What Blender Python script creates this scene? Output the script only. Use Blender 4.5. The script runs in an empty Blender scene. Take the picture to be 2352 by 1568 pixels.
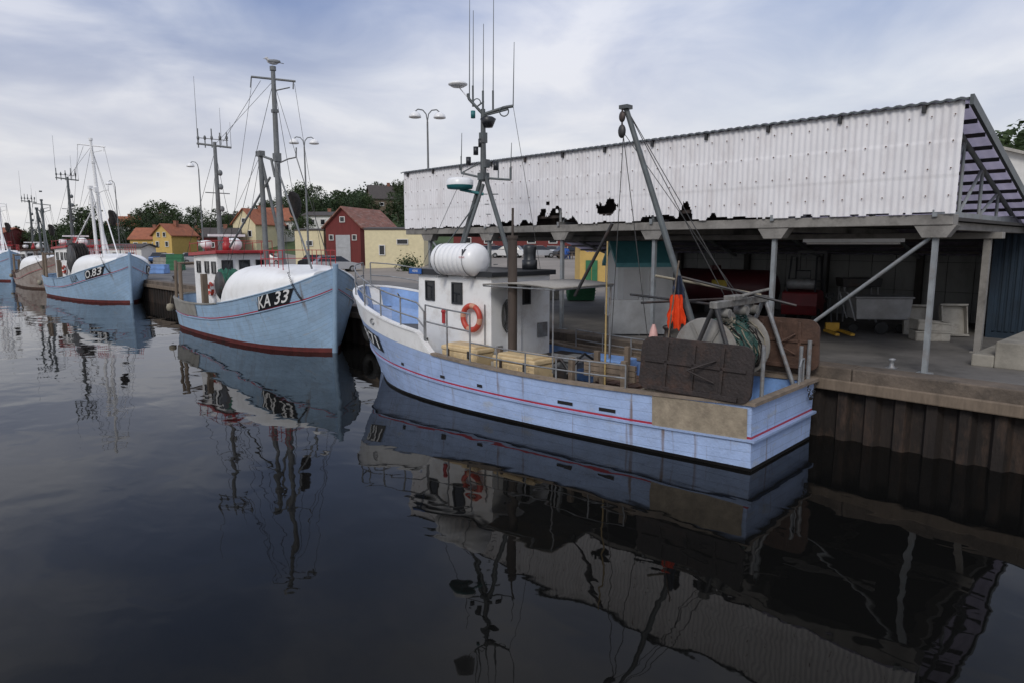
import bpy, bmesh, math, random
from mathutils import Vector, Matrix, Euler, noise
from math import sin, cos, pi, radians, sqrt
random.seed(11)
scene = bpy.context.scene
COL = scene.collection

# ---------------------------------------------------------------- materials
MATS = {}
def mat(name, col, rough=.6, metal=0., var=.25, scale=3., bump=0., bscale=25., dirt=None, damt=.5, dscale=1.5,
        stretch=(1, 1, 1), spec=.5, transl=0., planks=0.):
    if name in MATS: return MATS[name]
    m = bpy.data.materials.new(name); m.use_nodes = True
    nt = m.node_tree; N = nt.nodes; Lk = nt.links
    b = N['Principled BSDF']
    b.inputs['Roughness'].default_value = rough; b.inputs['Metallic'].default_value = metal
    b.inputs['Specular IOR Level'].default_value = spec
    tc = N.new('ShaderNodeTexCoord'); mp = N.new('ShaderNodeMapping'); mp.inputs['Scale'].default_value = stretch
    Lk.new(tc.outputs['Object'], mp.inputs['Vector'])
    n = N.new('ShaderNodeTexNoise'); n.inputs['Scale'].default_value = scale; n.inputs['Detail'].default_value = 8
    n.inputs['Roughness'].default_value = .65
    Lk.new(mp.outputs[0], n.inputs['Vector'])
    r = N.new('ShaderNodeValToRGB'); r.color_ramp.elements[0].position = .3; r.color_ramp.elements[1].position = .7
    r.color_ramp.elements[0].color = tuple(c * (1 - var) for c in col) + (1,)
    r.color_ramp.elements[1].color = tuple(min(1, c * (1 + var * .4)) for c in col) + (1,)
    Lk.new(n.outputs[0], r.inputs[0]); out = r.outputs[0]
    if dirt:
        n2 = N.new('ShaderNodeTexNoise'); n2.inputs['Scale'].default_value = dscale; n2.inputs['Detail'].default_value = 10
        n2.inputs['Roughness'].default_value = .7
        mp2 = N.new('ShaderNodeMapping'); mp2.inputs['Scale'].default_value = stretch; mp2.inputs['Location'].default_value = (3.1, 7.7, 1.3)
        Lk.new(tc.outputs['Object'], mp2.inputs[0]); Lk.new(mp2.outputs[0], n2.inputs['Vector'])
        r2 = N.new('ShaderNodeValToRGB'); r2.color_ramp.elements[0].position = .5; r2.color_ramp.elements[1].position = .72
        r2.color_ramp.elements[0].color = (0, 0, 0, 1); r2.color_ramp.elements[1].color = (damt,) * 3 + (1,)
        Lk.new(n2.outputs[0], r2.inputs[0])
        mx = N.new('ShaderNodeMix'); mx.data_type = 'RGBA'; Lk.new(r2.outputs[0], mx.inputs[0])
        Lk.new(out, mx.inputs[6]); mx.inputs[7].default_value = tuple(dirt) + (1,); out = mx.outputs[2]
    hts = []
    if planks:
        uv = N.new('ShaderNodeUVMap'); sp = N.new('ShaderNodeSeparateXYZ'); Lk.new(uv.outputs[0], sp.inputs[0])
        m1 = N.new('ShaderNodeMath'); m1.operation = 'MULTIPLY'; Lk.new(sp.outputs[1], m1.inputs[0]); m1.inputs[1].default_value = planks
        m2 = N.new('ShaderNodeMath'); m2.operation = 'FRACT'; Lk.new(m1.outputs[0], m2.inputs[0])
        m3 = N.new('ShaderNodeMath'); m3.operation = 'LESS_THAN'; Lk.new(m2.outputs[0], m3.inputs[0]); m3.inputs[1].default_value = .09
        mx = N.new('ShaderNodeMix'); mx.data_type = 'RGBA'
        mm = N.new('ShaderNodeMath'); mm.operation = 'MULTIPLY'; Lk.new(m3.outputs[0], mm.inputs[0]); mm.inputs[1].default_value = .3
        Lk.new(mm.outputs[0], mx.inputs[0]); Lk.new(out, mx.inputs[6]); mx.inputs[7].default_value = tuple(c * .35 for c in col) + (1,)
        out = mx.outputs[2]
        for sc_, lo, hi, amt, rc in (((9, .6, 1), .60, .74, .8, (.17, .10, .05, 1)), ((2.2, 5, 1), .62, .70, .5, (.40, .42, .44, 1))):
            mp3 = N.new('ShaderNodeMapping'); mp3.inputs['Scale'].default_value = sc_; Lk.new(uv.outputs[0], mp3.inputs[0])
            n4 = N.new('ShaderNodeTexNoise'); n4.inputs['Scale'].default_value = 1.; n4.inputs['Detail'].default_value = 6
            Lk.new(mp3.outputs[0], n4.inputs['Vector'])
            r4 = N.new('ShaderNodeValToRGB'); r4.color_ramp.elements[0].position = lo; r4.color_ramp.elements[1].position = hi
            r4.color_ramp.elements[0].color = (0, 0, 0, 1); r4.color_ramp.elements[1].color = (amt,) * 3 + (1,)
            Lk.new(n4.outputs[0], r4.inputs[0]); mx = N.new('ShaderNodeMix'); mx.data_type = 'RGBA'
            Lk.new(r4.outputs[0], mx.inputs[0]); Lk.new(out, mx.inputs[6]); mx.inputs[7].default_value = rc; out = mx.outputs[2]
        hts.append((m3.outputs[0], -.5))
    Lk.new(out, b.inputs['Base Color'])
    if bump or planks:
        n3 = N.new('ShaderNodeTexNoise'); n3.inputs['Scale'].default_value = bscale; n3.inputs['Detail'].default_value = 6
        Lk.new(mp.outputs[0], n3.inputs['Vector'])
        h = n3.outputs[0]
        for o, k in hts:
            ma = N.new('ShaderNodeMath'); ma.operation = 'MULTIPLY_ADD'; Lk.new(o, ma.inputs[0]); ma.inputs[1].default_value = k
            Lk.new(h, ma.inputs[2]); h = ma.outputs[0]
        bp = N.new('ShaderNodeBump'); bp.inputs['Strength'].default_value = bump or .3; bp.inputs['Distance'].default_value = .02
        Lk.new(h, bp.inputs['Height']); Lk.new(bp.outputs[0], b.inputs['Normal'])
    if transl:
        t = N.new('ShaderNodeBsdfTranslucent'); Lk.new(out, t.inputs[0]); ms = N.new('ShaderNodeMixShader'); ms.inputs[0].default_value = transl
        Lk.new(b.outputs[0], ms.inputs[1]); Lk.new(t.outputs[0], ms.inputs[2])
        Lk.new(ms.outputs[0], N['Material Output'].inputs[0])
    MATS[name] = m
    return m

M_blue = mat('hull_blue_paint', (.38, .50, .76), .5, var=.18, scale=2.2, dirt=(.24, .26, .30), damt=.4, dscale=3, planks=7.5, bump=.4)
M_blue2 = mat('hull_light_blue_paint', (.34, .49, .66), .5, var=.18, scale=2, dirt=(.24, .28, .32), damt=.4, dscale=3, planks=7.5, bump=.4)
M_bluein = mat('inner_blue_paint', (.20, .36, .70), .5, var=.3, dirt=(.12, .1, .08), damt=.5)
M_red = mat('red_stripe_paint', (.40, .03, .05), .45, var=.25)
M_boot = mat('red_antifouling', (.15, .03, .028), .7, var=.4, scale=5, dirt=(.02, .025, .02), damt=.8)
M_blackboot = mat('black_antifouling', (.012, .011, .011), .5, var=.4)
M_white = mat('white_boat_paint', (.84, .84, .83), .35, var=.08, scale=2, dirt=(.42, .36, .30), damt=.5, dscale=2.5)
M_whitecl = mat('white_gelcoat', (.84, .84, .84), .3, var=.06, scale=2, dirt=(.5, .48, .44), damt=.3)
M_black = mat('black_paint', (.016, .018, .022), .4, var=.3)
M_glass = mat('dark_window_glass', (.012, .014, .018), .08, var=.1, spec=.6)
M_steel = mat('galvanised_steel', (.27, .28, .29), .5, metal=.3, var=.35, scale=6, dirt=(.15, .08, .045), damt=.7, dscale=5)
M_post = mat('galvanised_post', (.27, .29, .30), .55, metal=.2, var=.25, scale=6, dirt=(.17, .10, .06), damt=.5, dscale=3)
M_mast = mat('grey_mast_paint', (.10, .115, .12), .5, var=.35, scale=4, dirt=(.06, .045, .035), damt=.6)
M_mastl = mat('weathered_grey_mast', (.17, .18, .185), .6, var=.35, scale=4, dirt=(.09, .07, .05), damt=.6)
M_darkmetal = mat('dark_steel', (.045, .045, .047), .5, metal=.3, var=.4, scale=6, dirt=(.12, .06, .035), damt=.6)
M_rust = mat('rusty_steel', (.10, .055, .038), .8, var=.5, scale=6, dirt=(.04, .025, .02), damt=.7, bump=.4)
M_rustpipe = mat('rusty_exhaust', (.07, .052, .042), .75, var=.5, scale=5, stretch=(1, 1, .3), dirt=(.03, .03, .03), damt=.6)
M_door = mat('trawl_door_steel', (.026, .018, .016), .65, var=.5, scale=4, dirt=(.085, .042, .026), damt=.6, dscale=3, bump=.5)
M_tan = mat('worn_steel_plate', (.36, .30, .22), .6, var=.35, scale=6, dirt=(.17, .13, .10), damt=.6, dscale=6, bump=.3, metal=.1)
M_capwood = mat('worn_rail_cap', (.24, .19, .145), .7, var=.4, scale=5, dirt=(.09, .08, .07), damt=.7)
M_deck = mat('worn_deck', (.10, .105, .105), .75, var=.4, scale=4, dirt=(.2, .12, .07), damt=.6, bump=.3)
M_cream = mat('cream_fish_tub_plastic', (.66, .50, .28), .5, var=.15, dirt=(.3, .22, .14), damt=.5, dscale=4)
M_orange = mat('orange_lifebuoy', (.50, .06, .035), .45, var=.2)
M_orangefl = mat('orange_flag_cloth', (1., .085, .015), .8, var=.12, scale=6, transl=.3)
M_darkcl = mat('dark_flag_cloth', (.02, .03, .06), .8, var=.3)
M_pink = mat('pink_float', (.62, .36, .32), .5, var=.25)
M_yellowp = mat('bamboo_pole', (.42, .30, .12), .6, var=.35, scale=10)
M_net = mat('green_fishing_net', (.03, .10, .085), .9, var=.7, scale=18, dirt=(.22, .20, .16), damt=.9, dscale=7, bump=1., bscale=60)
M_netg = mat('bright_green_net', (.03, .15, .10), .9, var=.6, scale=18, bump=1., bscale=60)
M_netd = mat('black_fishing_net', (.02, .018, .016), .9, var=.6, scale=18, dirt=(.07, .04, .04), damt=.7, dscale=9, bump=1., bscale=60)
M_drum = mat('grey_drum_disc', (.25, .24, .22), .6, var=.3, scale=3, dirt=(.11, .07, .045), damt=.8, dscale=3, metal=.1)
M_canopy = mat('grey_canopy_sheet', (.32, .30, .27), .6, var=.3, scale=30, dirt=(.15, .13, .11), damt=.5, dscale=8)
M_wood = mat('grey_timber', (.19, .145, .105), .8, var=.45, scale=6, stretch=(1, 1, .2), bump=.4)
M_teal = mat('teal_plastic', (.02, .16, .17), .5)
M_rope = mat('rope', (.28, .25, .19), .9, var=.3)
M_cable = mat('dark_cable', (.04, .04, .04), .7, var=.1)
M_redp = mat('bright_red_paint', (.38, .025, .03), .45, var=.2, dirt=(.2, .05, .04), damt=.4)
M_redd = mat('dull_red_paint', (.16, .014, .018), .5, var=.3, dirt=(.05, .02, .02), damt=.5)
M_conc = mat('quay_concrete', (.15, .14, .128), .75, var=.4, scale=.8, dirt=(.032, .03, .028), damt=.85, dscale=.55, bump=.35, bscale=12)
M_concb = mat('concrete_beam', (.26, .245, .225), .85, var=.35, scale=2.5, dirt=(.08, .072, .065), damt=.75, dscale=2, bump=.3)
M_concp = mat('pale_concrete_plinth', (.28, .26, .22), .85, var=.35, scale=2.5, dirt=(.12, .11, .09), damt=.7, dscale=2, bump=.3)
M_cap = mat('quay_edge_concrete', (.14, .11, .085), .85, var=.5, scale=2, dirt=(.035, .03, .025), damt=.85, dscale=2.5, bump=.6)
M_pile = mat('rusty_sheet_piling', (.018, .012, .009), .8, var=.6, scale=2.2, stretch=(1, 1, .35), dirt=(.085, .05, .032), damt=.75, dscale=3, bump=.6)
M_grav = mat('gravel_ground', (.25, .22, .19), .9, var=.25, scale=.3, dirt=(.13, .12, .1), damt=.6, dscale=.12, bump=.3)
M_grass = mat('grass', (.06, .095, .03), .9, var=.4, scale=.4, bump=.3)
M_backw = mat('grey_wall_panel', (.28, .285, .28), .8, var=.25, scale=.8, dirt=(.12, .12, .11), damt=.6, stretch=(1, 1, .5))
M_ceil = mat('dark_shed_boards', (.05, .046, .042), .9, var=.3)
M_holedark = mat('dark_brown_hole_shade', (.045, .034, .030), .9, var=.7, scale=9, dirt=(.12, .095, .09), damt=.6, dscale=7)  # darkness behind the torn fascia put into the backing colour
M_roofsh = mat('lavender_plastic_roof_sheet', (.50, .45, .55), .5, var=.25, scale=1.5, transl=.5)
M_fascia = mat('white_corrugated_plastic', (.80, .785, .795), .5, var=.07, scale=.9, dirt=(.50, .45, .44), damt=.45, dscale=1.6, stretch=(1, 1.6, .7))
M_tree = mat('leaf_green', (.055, .088, .028), .8, var=.6, scale=.9, transl=.25)
M_tree2 = mat('leaf_dark_green', (.04, .068, .026), .8, var=.6, scale=.9, transl=.2)
M_bark = mat('bark', (.09, .07, .05), .9, var=.4, bump=.5)
M_roofo = mat('orange_roof_tiles', (.32, .11, .055), .8, var=.3, scale=2, dirt=(.16, .07, .05), damt=.5, bump=.5, bscale=8)
M_roofd = mat('dark_roof', (.07, .06, .055), .8, var=.3)
M_roofr = mat('rusty_corrugated_roof', (.24, .10, .07), .8, var=.5, scale=1.2, stretch=(4, 1, 1), dirt=(.34, .29, .25), damt=.7)
M_yel = mat('yellow_render', (.56, .38, .12), .85, var=.15)
M_crm = mat('cream_brick', (.66, .58, .37), .85, var=.12, scale=4)
M_wht = mat('white_render', (.66, .65, .62), .85, var=.12)
M_rdw = mat('falu_red_boards', (.15, .025, .022), .8, var=.3, stretch=(4, 4, .4))
M_grydoor = mat('grey_door', (.38, .39, .40), .7, var=.2)
M_green = mat('green_paint', (.03, .16, .07), .6, var=.2)
M_tealroof = mat('turquoise_roof', (.14, .44, .50), .5, var=.2, dirt=(.05, .2, .23), damt=.4)
M_tyre = mat('rubber', (.02, .02, .02), .85, var=.3)
M_bluecon = mat('blue_container_paint', (.008, .022, .04), .6, var=.3)
M_skin = mat('skin', (.5, .3, .22), .6, var=.1)
M_navy = mat('blue_clothing', (.03, .10, .35), .9, var=.2)
M_gull = mat('gull_feathers', (.55, .55, .56), .8, var=.3, scale=6)
M_carmats = [mat('car_paint_' + n, c, .3, metal=.3, var=.05) for n, c in
             (('silver', (.42, .43, .45)), ('black', (.02, .02, .025)), ('blue', (.03, .07, .16)), ('white', (.7, .7, .7)), ('red', (.3, .03, .03)))]

# ---------------------------------------------------------------- mesh builder
class MB:
    def __init__(s): s.v = []; s.f = []; s.m = []; s.cur = 0; s.sm = []; s.uv = {}
    def add(s, vs, fs, smooth=False, uvs=None):
        o = len(s.v); s.v += [tuple(p) for p in vs]
        for f in fs: s.f.append([i + o for i in f]); s.m.append(s.cur); s.sm.append(smooth)
        if uvs:
            for i, u in enumerate(uvs): s.uv[o + i] = u
        return s
    def box(s, c, d, rot=(0, 0, 0), taper=1.):
        R = Euler(rot).to_matrix(); c = Vector(c); vs = []
        for z in (-.5, .5):
            k = taper if z > 0 else 1
            for x, y in ((-.5, -.5), (.5, -.5), (.5, .5), (-.5, .5)):
                vs.append(c + R @ Vector((x * d[0] * k, y * d[1] * k, z * d[2])))
        return s.add(vs, [(3, 2, 1, 0), (4, 5, 6, 7), (0, 1, 5, 4), (1, 2, 6, 5), (2, 3, 7, 6), (3, 0, 4, 7)])
    def b2(s, x0, x1, y0, y1, z0, z1):
        return s.box(((x0 + x1) / 2, (y0 + y1) / 2, (z0 + z1) / 2), (abs(x1 - x0), abs(y1 - y0), abs(z1 - z0)))
    def cyl(s, p1, p2, r1, r2=None, n=8):
        p1 = Vector(p1); p2 = Vector(p2); r2 = r1 if r2 is None else r2
        d = (p2 - p1)
        if d.length < 1e-6: return s
        q = d.to_track_quat('Z', 'Y').to_matrix(); vs = []
        for p, r in ((p1, r1), (p2, r2)):
            for i in range(n):
                a = 2 * pi * i / n; vs.append(p + q @ Vector((r * cos(a), r * sin(a), 0)))
        s.add(vs, [(i, (i + 1) % n, n + (i + 1) % n, n + i) for i in range(n)], n > 5)
        return s.add(vs, [tuple(range(n))[::-1], tuple(range(n, 2 * n))])
    def tube(s, pts, r, n=6, closed=False):
        L = list(pts)
        if closed: L.append(L[0])
        for a, b in zip(L[:-1], L[1:]): s.cyl(a, b, r, n=n)
        return s
    def sph(s, c, r, nu=14, nv=9, v0=-.5, v1=.5, rot=(0, 0, 0)):
        if not hasattr(r, '__len__'): r = (r, r, r)
        R = Euler(rot).to_matrix(); vs = []; c = Vector(c)
        for j in range(nv + 1):
            t = pi * (v0 + (v1 - v0) * j / nv)
            for i in range(nu):
                a = 2 * pi * i / nu; vs.append(c + R @ Vector((r[0] * cos(t) * cos(a), r[1] * cos(t) * sin(a), r[2] * sin(t))))
        return s.add(vs, [(j * nu + i, j * nu + (i + 1) % nu, (j + 1) * nu + (i + 1) % nu, (j + 1) * nu + i) for j in range(nv) for i in range(nu)], True)
    def lathe(s, prof, c=(0, 0, 0), axis=(0, 0, 1), n=24):
        q = Vector(axis).to_track_quat('Z', 'Y').to_matrix(); vs = []; c = Vector(c)
        for r, z in prof:
            for i in range(n):
                a = 2 * pi * i / n; vs.append(c + q @ Vector((r * cos(a), r * sin(a), z)))
        return s.add(vs, [(j * n + i, j * n + (i + 1) % n, (j + 1) * n + (i + 1) % n, (j + 1) * n + i) for j in range(len(prof) - 1) for i in range(n)], True)
    def torus(s, c, R, r, axis=(0, 0, 1), nu=28, nv=10, band=None):
        q = Vector(axis).to_track_quat('Z', 'Y').to_matrix(); vs = []; c = Vector(c)
        for i in range(nu):
            a = 2 * pi * i / nu
            for j in range(nv):
                t = 2 * pi * j / nv; vs.append(c + q @ Vector(((R + r * cos(t)) * cos(a), (R + r * cos(t)) * sin(a), r * sin(t))))
        for i in range(nu):
            k = s.cur
            if band and (i % (nu // 4)) < 2: s.cur = band
            s_f = [(i * nv + j, ((i + 1) % nu) * nv + j, ((i + 1) % nu) * nv + (j + 1) % nv, i * nv + (j + 1) % nv) for j in range(nv)]
            if i == 0: s.add(vs, s_f, True); o = len(s.v) - len(vs)
            else:
                for f in s_f: s.f.append([x + o for x in f]); s.m.append(s.cur); s.sm.append(True)
            s.cur = k
        return s
    def prism(s, poly, d, origin=(0, 0, 0), ax=0, taper=1.):
        vs = []; n = len(poly)
        for sd in (-d / 2, d / 2):
            for a, b in poly:
                p = [sd, a, b] if ax == 0 else ([a, sd, b] if ax == 1 else [a, b, sd])
                vs.append(Vector(p) + Vector(origin))
        s.add(vs, [(i, (i + 1) % n, n + (i + 1) % n, n + i) for i in range(n)])
        return s.add(vs, [tuple(range(n))[::-1], tuple(range(n, 2 * n))])
    def mesh(s, name, mats):
        me = bpy.data.meshes.new(name); me.from_pydata(s.v, [], s.f)
        for m in mats: me.materials.append(m)
        for p, mi, sm in zip(me.polygons, s.m, s.sm): p.material_index = mi; p.use_smooth = sm
        if s.uv:
            ul = me.uv_layers.new(name='UVMap')
            for l in me.loops:
                ul.data[l.index].uv = s.uv.get(l.vertex_index, (0, 0))
        me.update()
        bm = bmesh.new(); bm.from_mesh(me); bmesh.ops.recalc_face_normals(bm, faces=bm.faces); bm.to_mesh(me); bm.free()
        return me

def xyrot(loc, r): return Matrix.Translation(loc) @ Matrix.Rotation(r, 4, 'Z')
def empty(name, label, cat, loc=(0, 0, 0), rz=0., group=None, sc=1.):
    o = bpy.data.objects.new(name, None); o.empty_display_size = .3
    o.location = loc; o.rotation_euler = (0, 0, rz); o.scale = (sc,) * 3
    COL.objects.link(o); o['label'] = label; o['category'] = cat
    if group: o['group'] = group
    return o
def part(par, name, mb, mats, label=None, bevel=0.):
    if not isinstance(mats, (list, tuple)): mats = [mats]
    o = bpy.data.objects.new(name, mb.mesh(name, mats)); COL.objects.link(o); o.parent = par
    if label: o['label'] = label
    if bevel:
        m = o.modifiers.new('bevel', 'BEVEL'); m.width = bevel; m.segments = 2; m.limit_method = 'ANGLE'; m.angle_limit = radians(40)
    return o
def rods(par, name, segs, mats, n=8):
    for s_ in segs:
        mb = MB(); mb.cyl(s_[0], s_[1], s_[2], s_[3] if len(s_) > 3 else None, n); part(par, name, mb, mats)
def thing(name, label, cat, mb, mats, loc=(0, 0, 0), rz=0., group=None, bevel=0., kind=None):
    if not isinstance(mats, (list, tuple)): mats = [mats]
    o = bpy.data.objects.new(name, mb.mesh(name, mats)); COL.objects.link(o); o.location = loc; o.rotation_euler = (0, 0, rz)
    o['label'] = label; o['category'] = cat
    if group: o['group'] = group
    if kind: o['kind'] = kind
    if bevel:
        m = o.modifiers.new('bevel', 'BEVEL'); m.width = bevel; m.segments = 2; m.limit_method = 'ANGLE'; m.angle_limit = radians(40)
    return o
def clone(o, loc, rz=None, sc=None):
    c = o.copy(); COL.objects.link(c); c.location = loc
    if rz is not None: c.rotation_euler = (0, 0, rz)
    if sc: c.scale = (sc,) * 3 if not hasattr(sc, '__len__') else sc
    def rec(a, b):
        for ch in [x for x in bpy.data.objects if x.parent == a]:
            k = ch.copy(); COL.objects.link(k); k.parent = b; rec(ch, k)
    rec(o, c); return c

def text_geo(body, size=1., bold=.0):
    cu = bpy.data.curves.new('lettering', 'FONT'); cu.body = body; cu.size = size; cu.align_x = 'CENTER'; cu.align_y = 'CENTER'; cu.offset = bold
    cu.resolution_u = 3
    o = bpy.data.objects.new('lettering', cu); COL.objects.link(o); bpy.context.view_layer.update()
    me = bpy.data.meshes.new_from_object(o.evaluated_get(bpy.context.evaluated_depsgraph_get()))
    vs = [tuple(v.co) for v in me.vertices]; fs = [tuple(p.vertices) for p in me.polygons]
    bpy.data.objects.remove(o); bpy.data.meshes.remove(me); bpy.data.curves.remove(cu)
    return vs, fs

# survey frame: r metres to the right / f metres ahead of the look-out point
CA, SA = 0.7278, 0.6858
def site(r, f): return (SA * f + CA * r, CA * f - SA * r)
FACE = -radians(43.3)

# ---------------------------------------------------------------- terrain
QX = 11.1; QZ = 1.15
def ss(t): t = max(0, min(1, t)); return t * t * (3 - 2 * t)
def gz(x, y):
    d = x - QX; f = SA * x + CA * y; r = CA * x - SA * y
    A = 3.4 + 7.6 * ss((r + 46) / 18)
    return QZ + .75 * ss((d - 8) / 22) + A * ss((f - 68) / 75) * ss((d - 7) / 14) + 1.0 * noise.noise(Vector((x * .03, y * .03, 0))) * ss((d - 30) / 40)

mb = MB()
xs = [QX + .3, 12.5, 14, 16, 18, 19] + [20 + 2 * i for i in range(20)] + [62 + 5 * i for i in range(18)] + [170, 220, 300, 450, 700, 1100, 1700]
ys = [-900, -400, -150, -60, -30, -12] + [-6 + 4 * i for i in range(42)] + [172, 190, 220, 260, 320, 450, 700, 1100, 1800]
vs = [(x, y, gz(x, y) if x > QX + 5 else QZ) for y in ys for x in xs]; nx = len(xs)
mb.add(vs, [(j * nx + i, j * nx + i + 1, (j + 1) * nx + i + 1, (j + 1) * nx + i) for j in range(len(ys) - 1) for i in range(nx - 1)], True)
for k, f in enumerate(mb.f):
    c = sum(mb.v[i][0] for i in f) / 4; cy = sum(mb.v[i][1] for i in f) / 4
    mb.m[k] = 1 if (SA * c + CA * cy > 76 and c > QX + 9) or c - QX > 60 else 0
thing('ground', 'gravel harbour ground rising to grassy hill', 'ground', mb, [M_grav, M_grass], kind='structure')
mb = MB(); mb.b2(QX + .25, 21, -14, 62, QZ - .1, QZ + .006)
thing('quay_apron', 'stained concrete quay apron', 'quay', mb, M_conc, kind='structure')
mb = MB()
y = -14
while y < 150:
    y2 = y + 3.0; mb.b2(QX - .04, QX + .42, y + .006, y2 - .006, QZ - .2, QZ + .03); y = y2
mb.cur = 1; mb.b2(QX - .10, QX - .035, -14, 150, QZ - .34, QZ - .16)
thing('quay_edge', 'weathered concrete quay coping with timber fender strip', 'quay', mb, [M_cap, M_wood], kind='structure', bevel=.02)
mb = MB(); vs = []; fs = []; n = 0; y = -14
while y < 150:
    for dy, dx in ((0, 0), (.14, 0), (.2, .12), (.36, .12)):
        for z in (-1.2, QZ - .1): vs.append((QX + .02 + dx, y + dy, z))
        n += 1
    y += .42
for i in range(n - 1): fs.append((2 * i, 2 * i + 2, 2 * i + 3, 2 * i + 1))
mb.add(vs, fs)
thing('quay_wall', 'rusty brown sheet piling quay wall', 'quay wall', mb, M_pile, kind='structure')

# water
m = bpy.data.materials.new('harbour_water'); m.use_nodes = True; N = m.node_tree.nodes; Lk = m.node_tree.links; b = N['Principled BSDF']
b.inputs['Base Color'].default_value = (.0045, .0045, .0042, 1); b.inputs['Roughness'].default_value = .02; b.inputs['IOR'].default_value = 1.22
b.inputs['Specular Tint'].default_value = (1., .93, .82, 1)
tc = N.new('ShaderNodeTexCoord'); hs = []
for sc, st, w in ((.5, (1, 1, 1), 1.), (1.7, (1.3, .8, 1), .24), (5., (1, 1, 1), .014)):
    mp = N.new('ShaderNodeMapping'); mp.inputs['Scale'].default_value = st; mp.inputs['Rotation'].default_value = (0, 0, .6); Lk.new(tc.outputs['Object'], mp.inputs[0])
    n = N.new('ShaderNodeTexNoise'); n.inputs['Scale'].default_value = sc; n.inputs['Detail'].default_value = 1.5; n.inputs['Distortion'].default_value = .5
    Lk.new(mp.outputs[0], n.inputs['Vector']); ml = N.new('ShaderNodeMath'); ml.operation = 'MULTIPLY'; ml.inputs[1].default_value = w
    Lk.new(n.outputs[0], ml.inputs[0]); hs.append(ml.outputs[0])
a = N.new('ShaderNodeMath'); Lk.new(hs[0], a.inputs[0]); Lk.new(hs[1], a.inputs[1]); a2 = N.new('ShaderNodeMath'); Lk.new(a.outputs[0], a2.inputs[0]); Lk.new(hs[2], a2.inputs[1])
bp = N.new('ShaderNodeBump'); bp.inputs['Strength'].default_value = 1.; bp.inputs['Distance'].default_value = .018
Lk.new(a2.outputs[0], bp.inputs['Height']); Lk.new(bp.outputs[0], b.inputs['Normal'])
mb = MB(); mb.add([(-1800, -900, 0), (QX + .25, -900, 0), (QX + .25, 2500, 0), (-1800, 2500, 0)], [(0, 1, 2, 3)])
thing('water', 'dark calm rippled harbour water', 'water', mb, m, kind='structure')

# ---------------------------------------------------------------- hull tools
def cr(tab, x, k):
    X = [r[0] for r in tab]
    if x <= X[0]: return tab[0][k]
    if x >= X[-1]: return tab[-1][k]
    i = max(j for j in range(len(X) - 1) if X[j] <= x); h = X[i + 1] - X[i]; t = (x - X[i]) / h
    def sl(j):
        if j == 0: return (tab[1][k] - tab[0][k]) / (X[1] - X[0])
        if j == len(X) - 1: return (tab[j][k] - tab[j - 1][k]) / (X[j] - X[j - 1])
        return (tab[j + 1][k] - tab[j - 1][k]) / (X[j + 1] - X[j - 1])
    m0 = sl(i) * h; m1 = sl(i + 1) * h; p0 = tab[i][k]; p1 = tab[i + 1][k]
    return (2 * t ** 3 - 3 * t * t + 1) * p0 + (t ** 3 - 2 * t * t + t) * m0 + (-2 * t ** 3 + 3 * t * t) * p1 + (t ** 3 - t * t) * m1
class Hull:
    def __init__(s, tab, rake=.3, sternrake=0.): s.tab = tab; s.L = tab[-1][0]; s.rake = rake; s.sr = sternrake
    def Z(s, y): return cr(s.tab, y, 3)
    def b(s, y, z):
        Bw = max(0, cr(s.tab, y, 1)); Bs = max(0, cr(s.tab, y, 2)); Zt = s.Z(y)
        if z >= 0:
            t = z / Zt
            return Bw + (Bs - Bw) * (min(1, t) ** .85) + max(0, z - Zt) * .12 * min(1, Bs)
        return Bw * max(0, 1 - (z / -.75) ** 2 * .8)
    def P(s, y, z, side, off=0.):
        return Vector((side * max(0, s.b(y, z) + off), y + s.rake * (max(0, y) / s.L) ** 4 * z - s.sr * max(0, 1 - y / 2.) ** 2 * z, z))
    def ys(s, n=44, y0=0, y1=None):
        y1 = s.L if y1 is None else y1
        out = []
        for i in range(n + 1):
            t = i / n; t = .5 - .5 * cos(pi * t); out.append(y0 + (y1 - y0) * (t * .75 + .25 * i / n))
        return out
def hull_shell(H, rowsf, ids, transom=False, n=44, y0=0, y1=None, off=0., mbx=None):
    mb = mbx or MB(); Y = H.ys(n, y0, y1); ucap = []
    for side in (-1, 1):
        grid = []
        for i, y in enumerate(Y):
            rows = rowsf(y); Zt = rows[-1]
            grid.append([(H.P(y, z, side, off), (y, (Zt - z) + 10)) for z in rows])
        nr = len(grid[0])
        for j in range(nr - 1):
            vs = []; uv = []
            for i in range(len(Y)):
                for jj in (j, j + 1): vs.append(grid[i][jj][0]); uv.append(grid[i][jj][1])
            mb.cur = ids[j]
            mb.add(vs, [(2 * i, 2 * i + 2, 2 * i + 3, 2 * i + 1) for i in range(len(Y) - 1)], True, uv)
        ucap.append([g[0] for g in grid[0]])
    if transom:
        for j in range(len(ucap[0]) - 1):
            mb.cur = ids[j]; Zt = ucap[0][-1].z
            mb.add([ucap[0][j], ucap[1][j], ucap[1][j + 1], ucap[0][j + 1]], [(0, 1, 2, 3)], False,
                   [(-1, Zt - ucap[0][j].z + 10), (-3, Zt - ucap[0][j].z + 10), (-3, Zt - ucap[0][j + 1].z + 10), (-1, Zt - ucap[0][j + 1].z + 10)])
    return mb
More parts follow.
